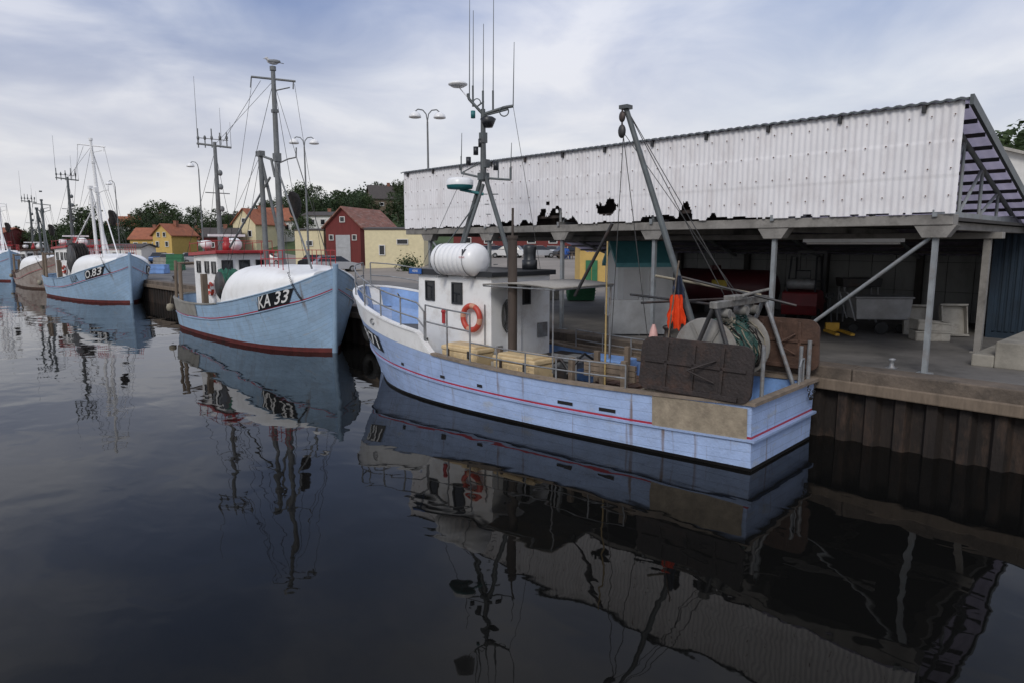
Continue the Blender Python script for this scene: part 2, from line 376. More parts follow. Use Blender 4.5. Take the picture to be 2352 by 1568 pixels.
def strip(H, zf, w_out, w_in, th, y0=0, y1=None, transom=False, n=44, mb=None):
    mb = mb or MB(); Y = H.ys(n, y0, y1)
    for side in (-1, 1):
        vs = []
        for y in Y:
            z = zf(y)
            o = H.P(y, z, side, w_out); i_ = H.P(y, z, side, -w_in)
            vs += [i_ - Vector((0, 0, th / 2)), o - Vector((0, 0, th / 2)), o + Vector((0, 0, th / 2)), i_ + Vector((0, 0, th / 2))]
        fs = []
        for i in range(len(Y) - 1):
            for k in range(4): fs.append((4 * i + k, 4 * i + (k + 1) % 4, 4 * i + 4 + (k + 1) % 4, 4 * i + 4 + k))
        fs += [(0, 1, 2, 3), tuple(4 * (len(Y) - 1) + k for k in range(4))]
        mb.add(vs, fs)
    if transom:
        z = zf(0); p = H.P(0, z, 1, w_out); mb.box((0, p.y - .0, z), (2 * p.x + .004, w_out * 2 + .06, th + .004))
    return mb
def deckplane(H, z, y0, y1, off=-.06, n=20, mb=None, zf=None):
    mb = mb or MB(); vs = []
    for i in range(n + 1):
        y = y0 + (y1 - y0) * i / n; zz = zf(y) if zf else z
        a = H.P(y, zz, -1, off); c = H.P(y, zz, 1, off); vs += [a, c]
    mb.add(vs, [(2 * i, 2 * i + 1, 2 * i + 3, 2 * i + 2) for i in range(n)]); return mb
def onhull(H, verts, side, y0, zf, off, dirn, skew=0.):
    return [H.P(y0 + dirn * v[0] + skew * v[1], zf(y0 + dirn * v[0]) + v[1], side, off) for v in verts]
def reg_board(par, H, side, yc, w, h, zoff, textbody, size, nm='registration_board', sx=1., skew=0.):
    z0_ = H.Z(yc) + zoff; sl_ = (H.Z(yc + .4) - H.Z(yc - .4)) / .8
    zf = lambda y: z0_ + sl_ * (y - yc)
    d = 1 if side > 0 else -1
    mb = MB(); n = 12; vs = []
    for i in range(n + 1):
        for v in (-h / 2, h / 2): vs.append((-w / 2 + w * i / n, v))
    mb.add(onhull(H, vs, side, yc, zf, .022, d, skew), [(2 * i, 2 * i + 2, 2 * i + 3, 2 * i + 1) for i in range(n)])
    bo = part(par, nm, mb, M_black)
    tv, tf = text_geo(textbody, size, .006)
    mx = max(abs(v[0]) for v in tv); k = (w * .45) / mx
    mb = MB(); mb.add(onhull(H, [(v[0] * k, v[1] * sx) for v in tv], side, yc, zf, .034, d, skew), tf)
    part(bo, 'registration_lettering', mb, M_white)
    return bo
def rag(par, x, y, zt, zb, w0, w1, m, lab, seed=0):
    mb = MB(); nu, nv = 14, 16; vs = []
    for j in range(nv + 1):
        v = j / nv
        for i in range(nu + 1):
            u = i / nu - .5; w = w0 + (w1 - w0) * min(1, v * 1.6); w *= 1 + .25 * noise.noise(Vector((v * 4, seed, 0)))
            bot = 1 - .28 * abs(noise.noise(Vector((u * 5, seed + 2, 0)))) * 2 * v
            fold = .04 * sin(u * 17 + v * 2 + seed) * (.4 + v) + .02 * noise.noise(Vector((u * 8, v * 6, seed)))
            vs.append((x + (u * w) * .68 + fold * .7 + .05 * v * v, y - u * w * .73 + fold * .7, zt + (zb - zt) * v * bot))
    mb.add(vs, [(j * (nu + 1) + i, j * (nu + 1) + i + 1, (j + 1) * (nu + 1) + i + 1, (j + 1) * (nu + 1) + i) for j in range(nv) for i in range(nu)], True)
    return part(par, 'marker_flag', mb, m, lab)

# ================================================================ MAIN BOAT
tabM = [(0, 1.10, 1.17, .95), (2, 1.27, 1.32, .88), (4, 1.38, 1.44, .88), (6, 1.38, 1.50, .98), (7.4, 1.2, 1.46, 1.15), (8.4, .88, 1.27, 1.33),
        (9.1, .5, .93, 1.48), (9.6, .17, .5, 1.58), (9.85, .0, .03, 1.62)]
HM = Hull(tabM, .32, .0)
B = empty('fishing_boat', 'light blue wooden fishing boat with white wheelhouse moored at quay', 'fishing boat', (9.72, 4.42, 0), radians(3.7))
rows = lambda y: [-.55, -.25, .05, .2, .33, .55 * HM.Z(y) - .055, .55 * HM.Z(y) - .02, .75 * HM.Z(y), HM.Z(y)]
part(B, 'hull', hull_shell(HM, rows, [1, 1, 0, 0, 0, 2, 0, 0], True), [M_blue, M_blackboot, M_red])
WA = lambda y: HM.Z(y) + .36 * ss((y - 6.15) / .45) + .1 * ss((y - 7) / 3)
part(B, 'raised_bulwark', hull_shell(HM, lambda y: [HM.Z(y) + .001, (HM.Z(y) + WA(y)) / 2, WA(y)], [0, 0], n=30, y0=6.15, off=.004), M_white, 'white raised bow bulwark')
part(B, 'rubbing_strake', strip(HM, lambda y: .55 * HM.Z(y) - .075, .035, .02, .03, transom=True), M_blue)
ib = hull_shell(HM, lambda y: [.4, HM.Z(y) - .01], [0], n=40, y1=9.6, off=-.07)
hull_shell(HM, lambda y: [HM.Z(y) - .01, WA(y)], [1], n=24, y0=6.3, y1=9.7, off=-.07, mbx=ib)
ib.box((0, .07, .67), (2.2, .012, .5))
part(B, 'inner_bulwark', ib, [M_bluein, M_bluein])
part(B, 'rail_cap', strip(HM, lambda y: HM.Z(y) + .02, .035, .1, .045, y1=6.2, transom=True), M_capwood)
part(B, 'bow_rail_cap', strip(HM, lambda y: WA(y) + .012, .03, .09, .035, y0=6.2), M_white)
dk = deckplane(HM, .46, .02, 7.6); deckplane(HM, 1.15, 7.3, 9.7, mb=dk, n=14); dk.b2(-1.35, 1.35, 7.28, 7.3, .46, 1.15)
part(B, 'deck', dk, M_deck)
mb = MB(); vs = []; n = 8
for i in range(n + 1):
    y = .05 + 1.42 * i / n
    for k in range(4): vs.append(HM.P(y, .43 + (.90 - .43) * k / 3, -1, .018))
mb.add(vs, [(4 * i + k, 4 * i + 4 + k, 4 * i + 5 + k, 4 * i + 1 + k) for i in range(n) for k in range(3)])
part(B, 'wear_plate', mb, M_tan, 'bare tan steel plate on stern quarter')
for yy, w in ((2.1, .3), (4.9, .13), (5.9, .13), (2.9, .3), (7.2, .1)):
    mb = MB()
    a = HM.P(yy, .55 * HM.Z(yy) + .03, -1, .012); c = HM.P(yy + w, .55 * HM.Z(yy + w) + .03, -1, .012)
    mb.add([a, c, c + Vector((0, 0, .055)), a + Vector((0, 0, .055))], [(0, 1, 2, 3)])
    part(B, 'scupper', mb, M_blackboot)
reg_board(B, HM, -1, 8.38, .8, .34, -.26, 'R71', .38, skew=.2)
mb = MB(); mb.torus(HM.P(8.1, HM.Z(8.1) + .2, -1, .015), .055, .018, axis=(1, .35, 0))
part(B, 'fairlead', mb, M_steel)
mb = MB(); mb.tube([HM.P(9.85, z, 1) + Vector((0, .02, 0)) for z in (-.3, .3, .8, 1.3, 1.65, 2.1)], .06, 8)
part(B, 'stem_post', mb, M_blue)
x0, x1, y0, y1, z0, z1 = -.72, 1.02, 5.4, 7.55, .45, 2.48
mb = MB(); mb.prism([(y0, z0), (y1 + .1, z0), (y1, z1), (y0, z1)], x1 - x0, ((x0 + x1) / 2, 0, 0), 0)
W = part(B, 'wheelhouse', mb, M_white, bevel=.03)
mb = MB(); mb.prism([(y0 - .1, z1), (y1 + .25, z1), (y1 + .25, z1 + .12), (y0 - .1, z1 + .10)], x1 - x0 + .16, ((x0 + x1) / 2, 0, 0), 0)
part(W, 'roof', mb, M_black, bevel=.02)
def window(par, c, w, h, normal, fr=M_black, gl=M_glass, t=.02, nm='window'):
    mb = MB()
    ax = 0 if abs(normal[0]) > .5 else 1
    sgn = normal[ax]
    c = list(c)
    def bx(cu, cv, du, dv, tt, oo):
        cc = list(c); cc[1 - ax] += cu; cc[2] += cv; cc[ax] += sgn * oo; dd = [0, 0, dv]; dd[1 - ax] = du; dd[ax] = tt; mb.box(cc, dd)
    f = min(w, h) * .13
    mb.cur = 0
    bx(0, h / 2, w + f, f, t * 1.6, t * .8); bx(0, -h / 2, w + f, f, t * 1.6, t * .8); bx(-w / 2, 0, f, h - f, t * 1.6, t * .8); bx(w / 2, 0, f, h - f, t * 1.6, t * .8)
    mb.cur = 1; bx(0, 0, w - f, h - f, t * .6, t * .35)
    return part(par, nm, mb, [fr, gl])
window(W, (x0, 6.35, 2.13), .27, .40, (-1, 0, 0)); window(W, (x0, 7.18, 2.15), .25, .38, (-1, 0, 0)); window(W, (.28, y0, 2.08), .2, .34, (0, -1, 0))
mb = MB(); mb.b2(-.25, .12, y0 - .03, y0 - .002, .55, 1.95); part(W, 'door', mb, M_white, bevel=.02)
mb = MB(); mb.cyl((x0 - .03, 6.75, 1.5), (x0 - .03, 6.75, 1.72), .035); mb.sph((x0 - .03, 6.75, 1.74), .05, 8, 6); part(W, 'side_lamp', mb, M_redp)
mb = MB(); mb.cyl((x0 - .03, 5.55, 1.0), (x0 - .03, 5.55, 1.95), .012); part(W, 'grab_rail', mb, M_steel)
mb = MB(); mb.b2(.62, .9, y0 - .05, y0 - .01, 1.2, 1.5); part(W, 'electric_box', mb, M_steel)
mb = MB(); mb.b2(-.6, -.45, y0 - .05, y0 - .01, .9, 1.15); part(W, 'electric_box', mb, M_steel)
mb = MB(); mb.torus((x0 - .1, 5.85, 1.68), .235, .055, axis=(1, 0, 0), band=1); part(B, 'lifebuoy', mb, [M_orange, mat('faded_band', (.6, .3, .2))])
mb = MB()
for k in range(5):
    R = .10 + .01 * k; mb.tube([(-.42 + R * .6 * cos(t * pi / 8) + .01 * k, y0 - .05 - .01 * k, 1.72 + R * 2.3 * sin(t * pi / 8)) for t in range(16)], .009, 5, True)
part(B, 'cable_coil', mb, M_cable)
mb = MB(); mb.b2(x0 - .1, x0 - .09, 7.35, 7.75, z1 + .01, z1 + .12); sg = part(W, 'sign_plate', mb, mat('blue_sign', (.03, .12, .4)))
tv, tf = text_geo('NEFISK', .1); mb = MB(); mb.add([(x0 - .103, 7.55 - v[0] * .62, z1 + .065 + v[1] * .7) for v in tv], tf); part(sg, 'sign_lettering', mb, M_white)
mb = MB(); n = 10; vs = []
for i in range(n + 1):
    y = 3.6 + 1.75 * i / n
    for x in (-1.0, .75): vs.append((x, y, 2.37 + .05 * sin(pi * i / n)))
mb.add(vs, [(2 * i, 2 * i + 1, 2 * i + 3, 2 * i + 2) for i in range(n)], True)
cn = part(B, 'canopy', mb, M_canopy); m_ = cn.modifiers.new('s', 'SOLIDIFY'); m_.thickness = .03
rods(B, 'canopy_strut', [((-1.0, 3.62, 2.33), (.74, 3.62, 2.33), .016), ((.72, 3.65, 2.33), (.72, 3.65, .46), .018), ((-.98, 3.62, 2.33), (-.98, 5.35, 2.33), .014), ((-.98, 3.65, 2.33), (-.98, 3.65, .9), .014)], M_steel)
mb = MB(); mb.cyl((-.82, 4.75, .46), (-.82, 4.75, 3.2), .085, n=14); mb.cyl((-.82, 4.75, 3.2), (-.82, 4.75, 3.26), .1, n=14); mb.cyl((-.82, 4.75, 3.2), (-.78, 4.78, 3.75), .022)
part(B, 'exhaust_pipe', mb, M_rustpipe)
mb = MB(); mb.lathe([(.0, 3.1), (.12, 3.09), (.14, 3.03), (.13, 2.92), (.13, 2.58), (.16, 2.58), (.16, 2.78), (.13, 2.78)], (.78, 5.75, 0)); part(B, 'ventilator', mb, M_black)
rx, ry, rzz = -.74, 6.25, 2.80
mb = MB(); Lr = 1.3; R = .32; prof = [(0, -Lr / 2), (.14, -Lr / 2 + .01), (.24, -Lr / 2 + .05), (.3, -Lr / 2 + .12)]
for i in range(7):
    a = -.47 + i * .135
    prof += [(R, a), (R, a + .095), (R - .008, a + .105), (R - .008, a + .125)]
prof += [(R - .005, Lr / 2 - .14), (.28, Lr / 2 - .08), (.2, Lr / 2 - .02), (0, Lr / 2)]
mb.lathe(prof, (rx, ry, rzz), (0, 1, 0), 32)
raft = part(B, 'life_raft_canister', mb, M_whitecl)
for yy in (ry - .4, ry + .4):
    mb = MB()
    mb.box((rx, yy, rzz - .335), (.5, .06, .04)); mb.torus((rx, yy, rzz), .326, .007, (0, 1, 0), 24, 5)
    part(B, 'raft_cradle', mb, M_steel)
tv, tf = text_geo('V', .16, .01); tv2, tf2 = text_geo('VIKING', .05)
cx = lambda u, v: (rx - .332 * cos(.35 + v / .33), ry - .4 - u, rzz + .332 * sin(.35 + v / .33))
mb = MB(); mb.add([cx(v[0], v[1] + .04) for v in tv], tf); mb.cur = 1; mb.add([cx(v[0], v[1] - .06) for v in tv2], tf2); part(raft, 'raft_lettering', mb, [M_black, M_redp])
# mast
mb = MB(); ax_, ay = -.12, 6.2
mb.cyl((-.30, 6.9, 2.58), (ax_, ay + .05, 4.45), .045, .04); mb.cyl((.12, 5.6, 2.58), (ax_, ay - .05, 4.45), .055, .045); mb.cyl((-.55, 6.6, 2.58), (ax_, ay, 4.3), .035); mb.cyl((-.5, 6.9, 3.1), (-.2, 6.3, 3.95), .014)
mb.cyl((ax_, ay, 4.35), (ax_, ay, 5.75), .065, .045, 10); mb.box((ax_, ay, 4.45), (.17, .17, .14))
def ya(t, z, dy=0): return Vector((ax_, ay, z)) + Vector((.62, -.78, 0)) * t
mb.tube([ya(-.45, 4.52), ya(0, 4.42), ya(.55, 4.38), ya(.55, 4.62)], .024); mb.tube([ya(-.45, 4.52), ya(-.45, 4.85)], .012); mb.tube([ya(.3, 4.4), ya(.3, 4.75)], .012)
mb.tube([ya(-.45, 4.52), ya(0, 4.75)], .014); mb.tube([ya(-.3, 6.05), ya(-.28, 5.95), ya(0, 5.65), ya(.45, 5.78), ya(.6, 5.80)], .032); mb.tube([ya(0, 5.62), ya(.5, 5.74)], .02)
mb.tube([ya(-.27, 5.95), ya(-.12, 5.8), ya(.02, 5.9)], .016); mb.tube([ya(-.2, 5.8), ya(-.2, 6.2)], .02); mb.tube([ya(.2, 5.72), ya(.2, 6.1)], .02); mb.tube([ya(0, 5.6), ya(0, 6.1)], .022)
mb.torus(ya(.42, 5.7), .09, .012, (.5, .6, .2), 16, 6); mb.torus(ya(-.12, 5.88), .07, .01, (.5, .6, .2), 14, 6); mb.tube([ya(.1, 4.4), ya(.15, 4.1), ya(.3, 4.1)], .012)
mb.box(ya(.0, 5.2), (.12, .12, .2)); mb.box(ya(.05, 4.7), (.13, .1, .16))
for k in range(8): mb.tube([ya(-.02, 2.7 + k * .2) + Vector((.0, -.3 + k * .04, 0)), ya(.07, 2.7 + k * .2) + Vector((0, -.3 + k * .04, 0))], .01)
mp_ = part(B, 'mast', mb, M_mast)
rods(mp_, 'whip_antenna', [(ya(t, za), ya(t + .02, zb), .012, .006) for t, za, zb in ((-.2, 5.8, 7.6), (0, 5.7, 7.35), (.2, 5.75, 7.95), (.6, 5.8, 7.0), (-.27, 6.0, 7.8), (-.45, 4.6, 5.3), (.55, 4.6, 5.1))], M_mast, 5)
mb = MB(); mb.lathe([(0, .06), (.14, .055), (.19, .02), (.19, 0), (.12, -.04), (0, -.05)], ya(-.5, 6.22)); mb.cyl(ya(-.5, 6.2), ya(-.28, 5.95), .01); part(mp_, 'satellite_dome', mb, M_whitecl)
mb = MB(); mb.lathe([(0, .13), (.22, .12), (.27, .07), (.27, -.02)], ya(-.48, 4.3)); mb.cur = 1; mb.lathe([(.27, -.02), (.25, -.09), (0, -.11)], ya(-.48, 4.3)); mb.cyl(ya(-.48, 4.2), ya(0, 4.1), .03)
part(mp_, 'radar', mb, [M_whitecl, M_teal])
mb = MB(); mb.lathe([(0, -.1), (.09, -.1), (.16, .06), (.1, .1), (0, .1)], ya(.1, 5.5)); part(mp_, 'mast_lamp', mb, M_black)
for t, z in ((-.15, 4.95), (-.05, 5.1), (-.3, 4.75), (.25, 4.65)): mb = MB(); mb.lathe([(0, -.08), (.05, -.08), (.05, .08), (0, .08)], ya(t, z)); part(mp_, 'mast_lamp', mb, M_black)
mb = MB(); mb.lathe([(0, -.07), (.045, -.07), (.045, .07), (0, .07)], ya(-.2, 5.65)); part(mp_, 'mast_lamp', mb, M_teal)
def rail(H, ya_, yb, zf, heights, side, step, r=.016, off=-.03):
    mb = MB(); n = max(2, round(abs(yb - ya_) / step)); P = []
    for i in range(n + 1):
        y = ya_ + (yb - ya_) * i / n; P.append((y, H.P(y, zf(y), side, off)))
    for y, p in P: mb.cyl(p, p + Vector((0, 0, heights[-1])), r)
    m2 = n * 4
    for h in heights:
        pts = []
        for i in range(m2 + 1):
            y = ya_ + (yb - ya_) * i / m2; pts.append(H.P(y, zf(y), side, off) + Vector((0, 0, h)))
        mb.tube(pts, r)
    return mb
part(B, 'railing', rail(HM, 6.4, 9.8, WA, (.27, .58), -1, .75), M_steel, 'bow railing')
part(B, 'railing', rail(HM, 6.4, 9.8, WA, (.27, .58), 1, .75), M_steel, 'bow railing')
part(B, 'railing', rail(HM, 5.2, 6.4, lambda y: HM.Z(y) + .0, (.6, .92), -1, .6), M_steel, 'side railing')
part(B, 'railing', rail(HM, 1.95, 5.2, lambda y: HM.Z(y), (.2, .4), -1, .66, .014), M_steel, 'low aft railing')
part(B, 'railing', rail(HM, 2.2, 5.0, lambda y: HM.Z(y), (.2, .4), 1, .7, .014), M_steel, 'low aft railing')
def tub(loc, dims, rz):
    E = empty('fish_tub', 'cream insulated plastic fish tub on boat deck', 'fish tub', loc, rz, 'fish tubs on deck')
    w, d, h = dims; mb = MB(); mb.box((0, 0, h * .42), (w, d, h * .84), taper=1.04)
    for i in range(4):
        for sx in (-1, 1): mb.box((-w * .375 + i * w * .25, sx * (d / 2 + .012), h * .4), (w * .05, .03, h * .7))
    part(E, 'tub_body', mb, M_cream, bevel=.02)
    mb = MB(); mb.box((0, 0, h * .93), (w * 1.08, d * 1.08, h * .16)); mb.box((0, 0, h * 1.03), (w * .9, d * .86, h * .1)); part(E, 'lid', mb, M_cream, bevel=.025)
    for i in (-.3, .3):
        for s_ in (-1, 1): mb = MB(); mb.box((w * i, s_ * d * .56, h * .8), (.04, .03, h * .25)); part(E, 'latch', mb, M_darkmetal)
    return E
Bm = xyrot((9.72, 4.42, 0), radians(3.7))
tub(Bm @ Vector((-1.0, 4.32, .5)), (.95, .52, .62), radians(93)); tub(Bm @ Vector((-1.02, 5.75, .6)), (.95, .45, .56), radians(93))
for x, y, h in ((-.95, 4.95, .75), (-1.15, 3.1, .8), (-.9, 2.65, .7), (-.3, 3.2, .8), (-1.1, 2.1, .85), (.5, 3.1, .8)):
    mb = MB(); mb.box((x, y, .46 + h / 2), (.09, .09, h)); part(B, 'timber_post', mb, M_wood, bevel=.01)
mb = MB(); mb.b2(-.6, .3, 2.2, 3.0, .46, .72); mb.b2(-.65, .35, 2.15, 3.05, .72, .77)
for i in range(4): mb.b2(-.62, .32, 2.2 + i * .21, 2.38 + i * .21, .77, .8)
part(B, 'hatch', mb, M_rust, bevel=.01)
mb = MB()
for i in range(3): mb.b2(-.95, -.90, 2.0, 3.0, .95 + .09 * i, 1.03 + .09 * i)
part(B, 'pound_boards', mb, M_wood)
mb = MB(); mb.b2(-.35, .35, 3.6, 4.2, 1.0, 1.03); mb.b2(-.35, .35, 3.6, 3.62, 1.03, 1.12); mb.b2(-.35, -.33, 3.6, 4.2, 1.03, 1.12); mb.b2(-.3, .3, 3.7, 4.1, .86, 1.0)
for x in (-.32, .32):
    for y in (3.65, 4.15): mb.cyl((x, y, .46), (x, y, 1.0), .02)
part(B, 'sorting_table', mb, M_steel)
mb = MB(); mb.cyl((-.2, 1.95, .75), (.6, 1.95, .75), .14, n=14); mb.lathe([(0, 0), (.22, 0), (.22, .03), (0, .03)], (-.22, 1.95, .75), (1, 0, 0)); mb.lathe([(0, 0), (.22, 0), (.22, .03), (0, .03)], (.6, 1.95, .75), (1, 0, 0)); mb.b2(.65, .85, 1.8, 2.1, .46, .95)
part(B, 'winch', mb, M_darkmetal)
mb = MB(); mb.tube([(-.7, 4.4, .5), (-.5, 4.2, .9), (-.45, 3.9, 1.05), (-.5, 3.6, .8), (-.6, 3.4, .5)], .03); mb.cyl((-.55, 4.35, .46), (-.55, 4.35, .9), .05); mb.torus((-.55, 4.35, .92), .08, .015)
part(B, 'hydraulic_valve', mb, M_darkmetal)
mb = MB(); mb.b2(.55, 1.15, 3.3, 4.3, .46, .95); part(B, 'gear_locker', mb, M_bluein, bevel=.02)
mb = MB(); mb.b2(.5, 1.2, 4.5, 5.2, .46, .85); mb.b2(.45, 1.25, 4.45, 5.25, .85, .88); part(B, 'gear_locker', mb, M_darkmetal, bevel=.02)
mb = MB()
for k in range(9): mb.tube([(-.7 + (.16 + .01 * k) * cos(t * pi / 7), 1.75 + (.16 + .01 * k) * sin(t * pi / 7), .5 + .04 * k + .01 * sin(t * 3)) for t in range(14)], .02, 5, True)
part(B, 'coiled_rope', mb, M_rope)
mb = MB(); mb.tube([(-.9, 3.4, .9), (-.7, 3.3, 1.15), (-.4, 3.4, 1.2), (-.1, 3.3, 1.0), (.1, 3.0, .9)], .022); part(B, 'hydraulic_hose', mb, M_black)
mb = MB(); mb.tube([(.2, 2.6, .8), (.3, 2.2, 1.2), (.2, 1.8, 1.4), (0, 1.4, 1.6)], .02); part(B, 'hydraulic_hose', mb, M_black)
mb = MB(); mb.sph((-.75, 5.1, .95), (.12, .1, .05), 10, 6); mb.sph((-.66, 5.05, .99), (.09, .12, .05), 10, 6); mb.b2(-.9, -.6, 4.98, 5.24, .46, .91); part(B, 'bait_box', mb, mat('grey_rag', (.4, .38, .34)))
# net drum
mb = MB(); dy, dz = 1.0, 1.50
for x in (-.62, .52): mb.lathe([(0, 0), (.50, 0), (.52, .015), (.50, .03), (0, .03)], (x, dy, dz), (1, 0, 0), 40)
for k in range(6):
    a = k * pi / 3; mb.box((-.635, dy + .25 * cos(a), dz + .25 * sin(a)), (.012, .48, .04), (a, 0, 0))
mb.cyl((-.75, dy, dz), (.75, dy, dz), .07, n=12)
ND = part(B, 'net_drum', mb, M_drum)
mb = MB(); prof = [(.1, -.56)]
for i in range(23): prof.append((.34 + .06 * sin(i * 1.7) + .06 * random.random(), -.55 + i * .043))
prof.append((.1, .42)); mb.lathe(prof, (-.02, dy, dz), (1, 0, 0), 26)
for v_i, v in enumerate(mb.v): mb.v[v_i] = (v[0], v[1] + .06 * noise.noise(Vector(v) * 6), v[2] + .06 * noise.noise(Vector(v) * 6 + Vector((3, 0, 0))))
for k in range(60):
    a0 = random.uniform(0, 6.28); xx = random.uniform(-.55, .35); rr = .42 + random.uniform(-.02, .03)
    mb.cur = k % 3
    mb.tube([(xx + .05 * t + .02 * sin(t * 2 + k), dy + (rr + .02 * sin(t * 3 + k)) * cos(a0 + t * .35), dz + (rr + .02 * sin(t * 3 + k)) * sin(a0 + t * .35)) for t in range(6)], .011, 4)
part(ND, 'wound_net', mb, [M_net, M_rope, M_netd])
for x in (-.74, .72):
    mb = MB(); mb.b2(x - .05, x + .05, dy - .12, dy + .12, .46, dz + .08); part(B, 'drum_stand', mb, M_darkmetal)
mb = MB(); gy = .78
mb.b2(-.85, .98, gy - .06, gy + .06, 2.18, 2.28); mb.b2(-.35, .1, gy - .09, gy + .09, 2.27, 2.34); mb.cyl((-.1, gy - .1, 2.34), (.95, gy - .05, 2.38), .025)
for x in (.45, -.5, .1): mb.cyl((x, gy - .1, 2.09), (x, gy + .1, 2.09), .07, n=12); mb.box((x, gy, 2.15), (.03, .08, .16))
GN = part(B, 'gantry', mb, mat('gantry_paint', (.22, .215, .20), .55, var=.5, scale=8, dirt=(.08, .055, .045), damt=.85, dscale=5, metal=.1), bevel=.01)
rods(B, 'gantry_leg', [((.93 * 1.08, yb, .5), (.93, gy, 2.25), .036) for yb in (.12, 1.45)], M_steel)
rods(B, 'gantry_leg', [((-.8 * 1.08, yb, .5), (-.8, gy, 2.25), .034) for yb in (.12, 1.45)], M_darkmetal)
rods(B, 'stern_post', [((1.05, .06, .9), (1.05, .06, 1.6), .035), ((-.72, .06, .9), (-.72, .06, 1.72), .03), ((.7, .06, .9), (.7, .06, 1.55), .03)], M_steel)
mb = MB(); mb.tube([(.5, .0, .95), (.5, .0, 1.25), (.62, .02, 1.35), (.75, .03, 1.35), (.75, .03, .95)], .018); part(B, 'stern_hoop', mb, M_steel)
def trawl_door(x, ya_, yb, zb, zt, m, lean):
    mb = MB(); L_ = yb - ya_; h = zt - zb; pl = []
    for i in range(7): a = pi + pi / 2 * i / 6; pl.append((ya_ + .16 + .16 * cos(a), zb + .14 + .14 * sin(a)))
    pl += [(yb - .1, zb), (yb, zb + .08)]
    for i in range(7): a = 0 + pi / 2 * i / 6; pl.append((yb - .18 + .18 * cos(a), zt - .16 + .16 * sin(a)))
    for i in range(7): a = pi / 2 + pi / 2 * i / 6; pl.append((ya_ + .18 + .18 * cos(a), zt - .16 + .16 * sin(a)))
    mb.prism(pl, .05, (0, 0, 0), 0)
    for i in range(1, 4): mb.box((-.035, ya_ + L_ * i / 4, (zb + zt) / 2), (.03, .05, h * .86))
    mb.box((-.035, (ya_ + yb) / 2, (zb + zt) / 2 + .05), (.03, L_ * .9, .05)); mb.box((-.035, (ya_ + yb) / 2, zb + .05), (.05, L_ * .8, .07))
    mb.tube([(-.05, ya_ + L_ * .3, zb + h * .3), (-.2, ya_ + L_ * .5, zb + h * .5), (-.05, ya_ + L_ * .3, zb + h * .7)], .015)
    for v_i, v in enumerate(mb.v): mb.v[v_i] = (x + v[0] + lean * (v[2] - zb), v[1], v[2])
    return part(B, 'trawl_door', mb, m, bevel=.012)
trawl_door(-1.22, .0, 1.75, .96, 1.74, M_door, .12); trawl_door(1.2, -.05, 1.15, 1.1, 1.92, M_rust, -.1)
hd = Vector((-.33, 2.7, 5.3)); ft = Vector((-.02, 1.5, 1.75))
mb = MB(); mb.cyl(ft, hd, .055, .042, 10); mb.box(hd, (.16, .16, .06)); mb.cyl(ft, (-.02, 1.5, .46), .06)
part(B, 'derrick_boom', mb, M_mast)
mb = MB(); mb.cyl(hd + Vector((-.05, .03, 0)), hd + Vector((-.05, .03, -.45)), .015); mb.sph(hd + Vector((-.05, .03, -.15)), (.04, .06, .09)); mb.sph(hd + Vector((-.05, .03, -.38)), (.05, .07, .11))
part(B, 'pulley_block', mb, M_darkmetal)
rods(B, 'rigging', [(hd, (.35, 1.2, 2.3), .007), (hd, (.1, .9, 2.3), .007), (hd + Vector((-.05, 0, -.45)), (-.35, 2.9, .9), .007), (hd + Vector((-.05, 0, -.45)), (-.1, 2.2, .9), .007),
                    (ya(.6, 5.8), (.6, 5.3, 2.6), .005), (ya(-.4, 4.5), (-.7, 7.5, 2.6), .005), (hd + Vector((-.05, 0, -.4)), (.5, 1.0, 2.25), .006)], M_cable, 5)
rods(B, 'derrick_spar', [((-.45, 3.6, 2.2), (-.35, 2.9, 3.45), .03), ((.55, 3.1, 2.2), (.35, .8, 2.1), .022), ((-.35, 2.3, 2.15), (1.0, 1.3, 2.2), .02), ((.0, 1.9, 2.6), (.5, .1, 2.18), .02)], M_darkmetal)
mb = MB(); mb.cyl((-.98, 2.55, .6), (-.98, 2.55, 3.15), .018, .012); part(B, 'bamboo_pole', mb, M_yellowp)
mb = MB(); mb.cyl((-.35, 2.05, 2.6), (.95, .85, 2.28), .022); part(B, 'wooden_pole', mb, M_rope)
rag(B, -.42, 1.62, 2.32, 1.74, .16, .28, M_orangefl, 'bright orange hanging marker flag', 1.3)
rag(B, -.40, 1.6, 2.62, 2.22, .07, .2, M_darkcl, 'dark blue hanging marker flag', 4.1)
mb = MB(); mb.cyl((-.55, 1.75, .9), (-.41, 1.6, 2.85), .013); part(B, 'flag_staff', mb, M_wood)
mb = MB(); mb.lathe([(0, .0), (.07, .02), (.1, .15), (.05, .42), (.02, .5)], (-.6, 1.9, 1.35)); part(B, 'marker_buoy', mb, M_pink)
for cx_, cy_, cz_, m_ in ((-.2, .85, 2.0, M_rope), (-.45, 1.0, 1.95, M_netd), (.3, .85, 1.98, M_net)):
    mb = MB()
    for k in range(24):
        a = k * .9; mb.tube([(cx_ + .13 * cos(a + t * .8) + random.uniform(-.02, .02), cy_ + .1 * sin(a + t), cz_ - .014 * k + .03 * sin(t * 2)) for t in range(5)], .012, 5)
    part(B, 'rope_bundle', mb, m_)
mb = MB()
for k in range(12):
    t = k / 11; mb.torus((.75 + .3 * t, -.06, .93 - .22 * sin(pi * t)), .022, .007, (k % 2, 1 - k % 2 * .5, .3), 10, 5)
part(B, 'chain', mb, M_darkmetal)

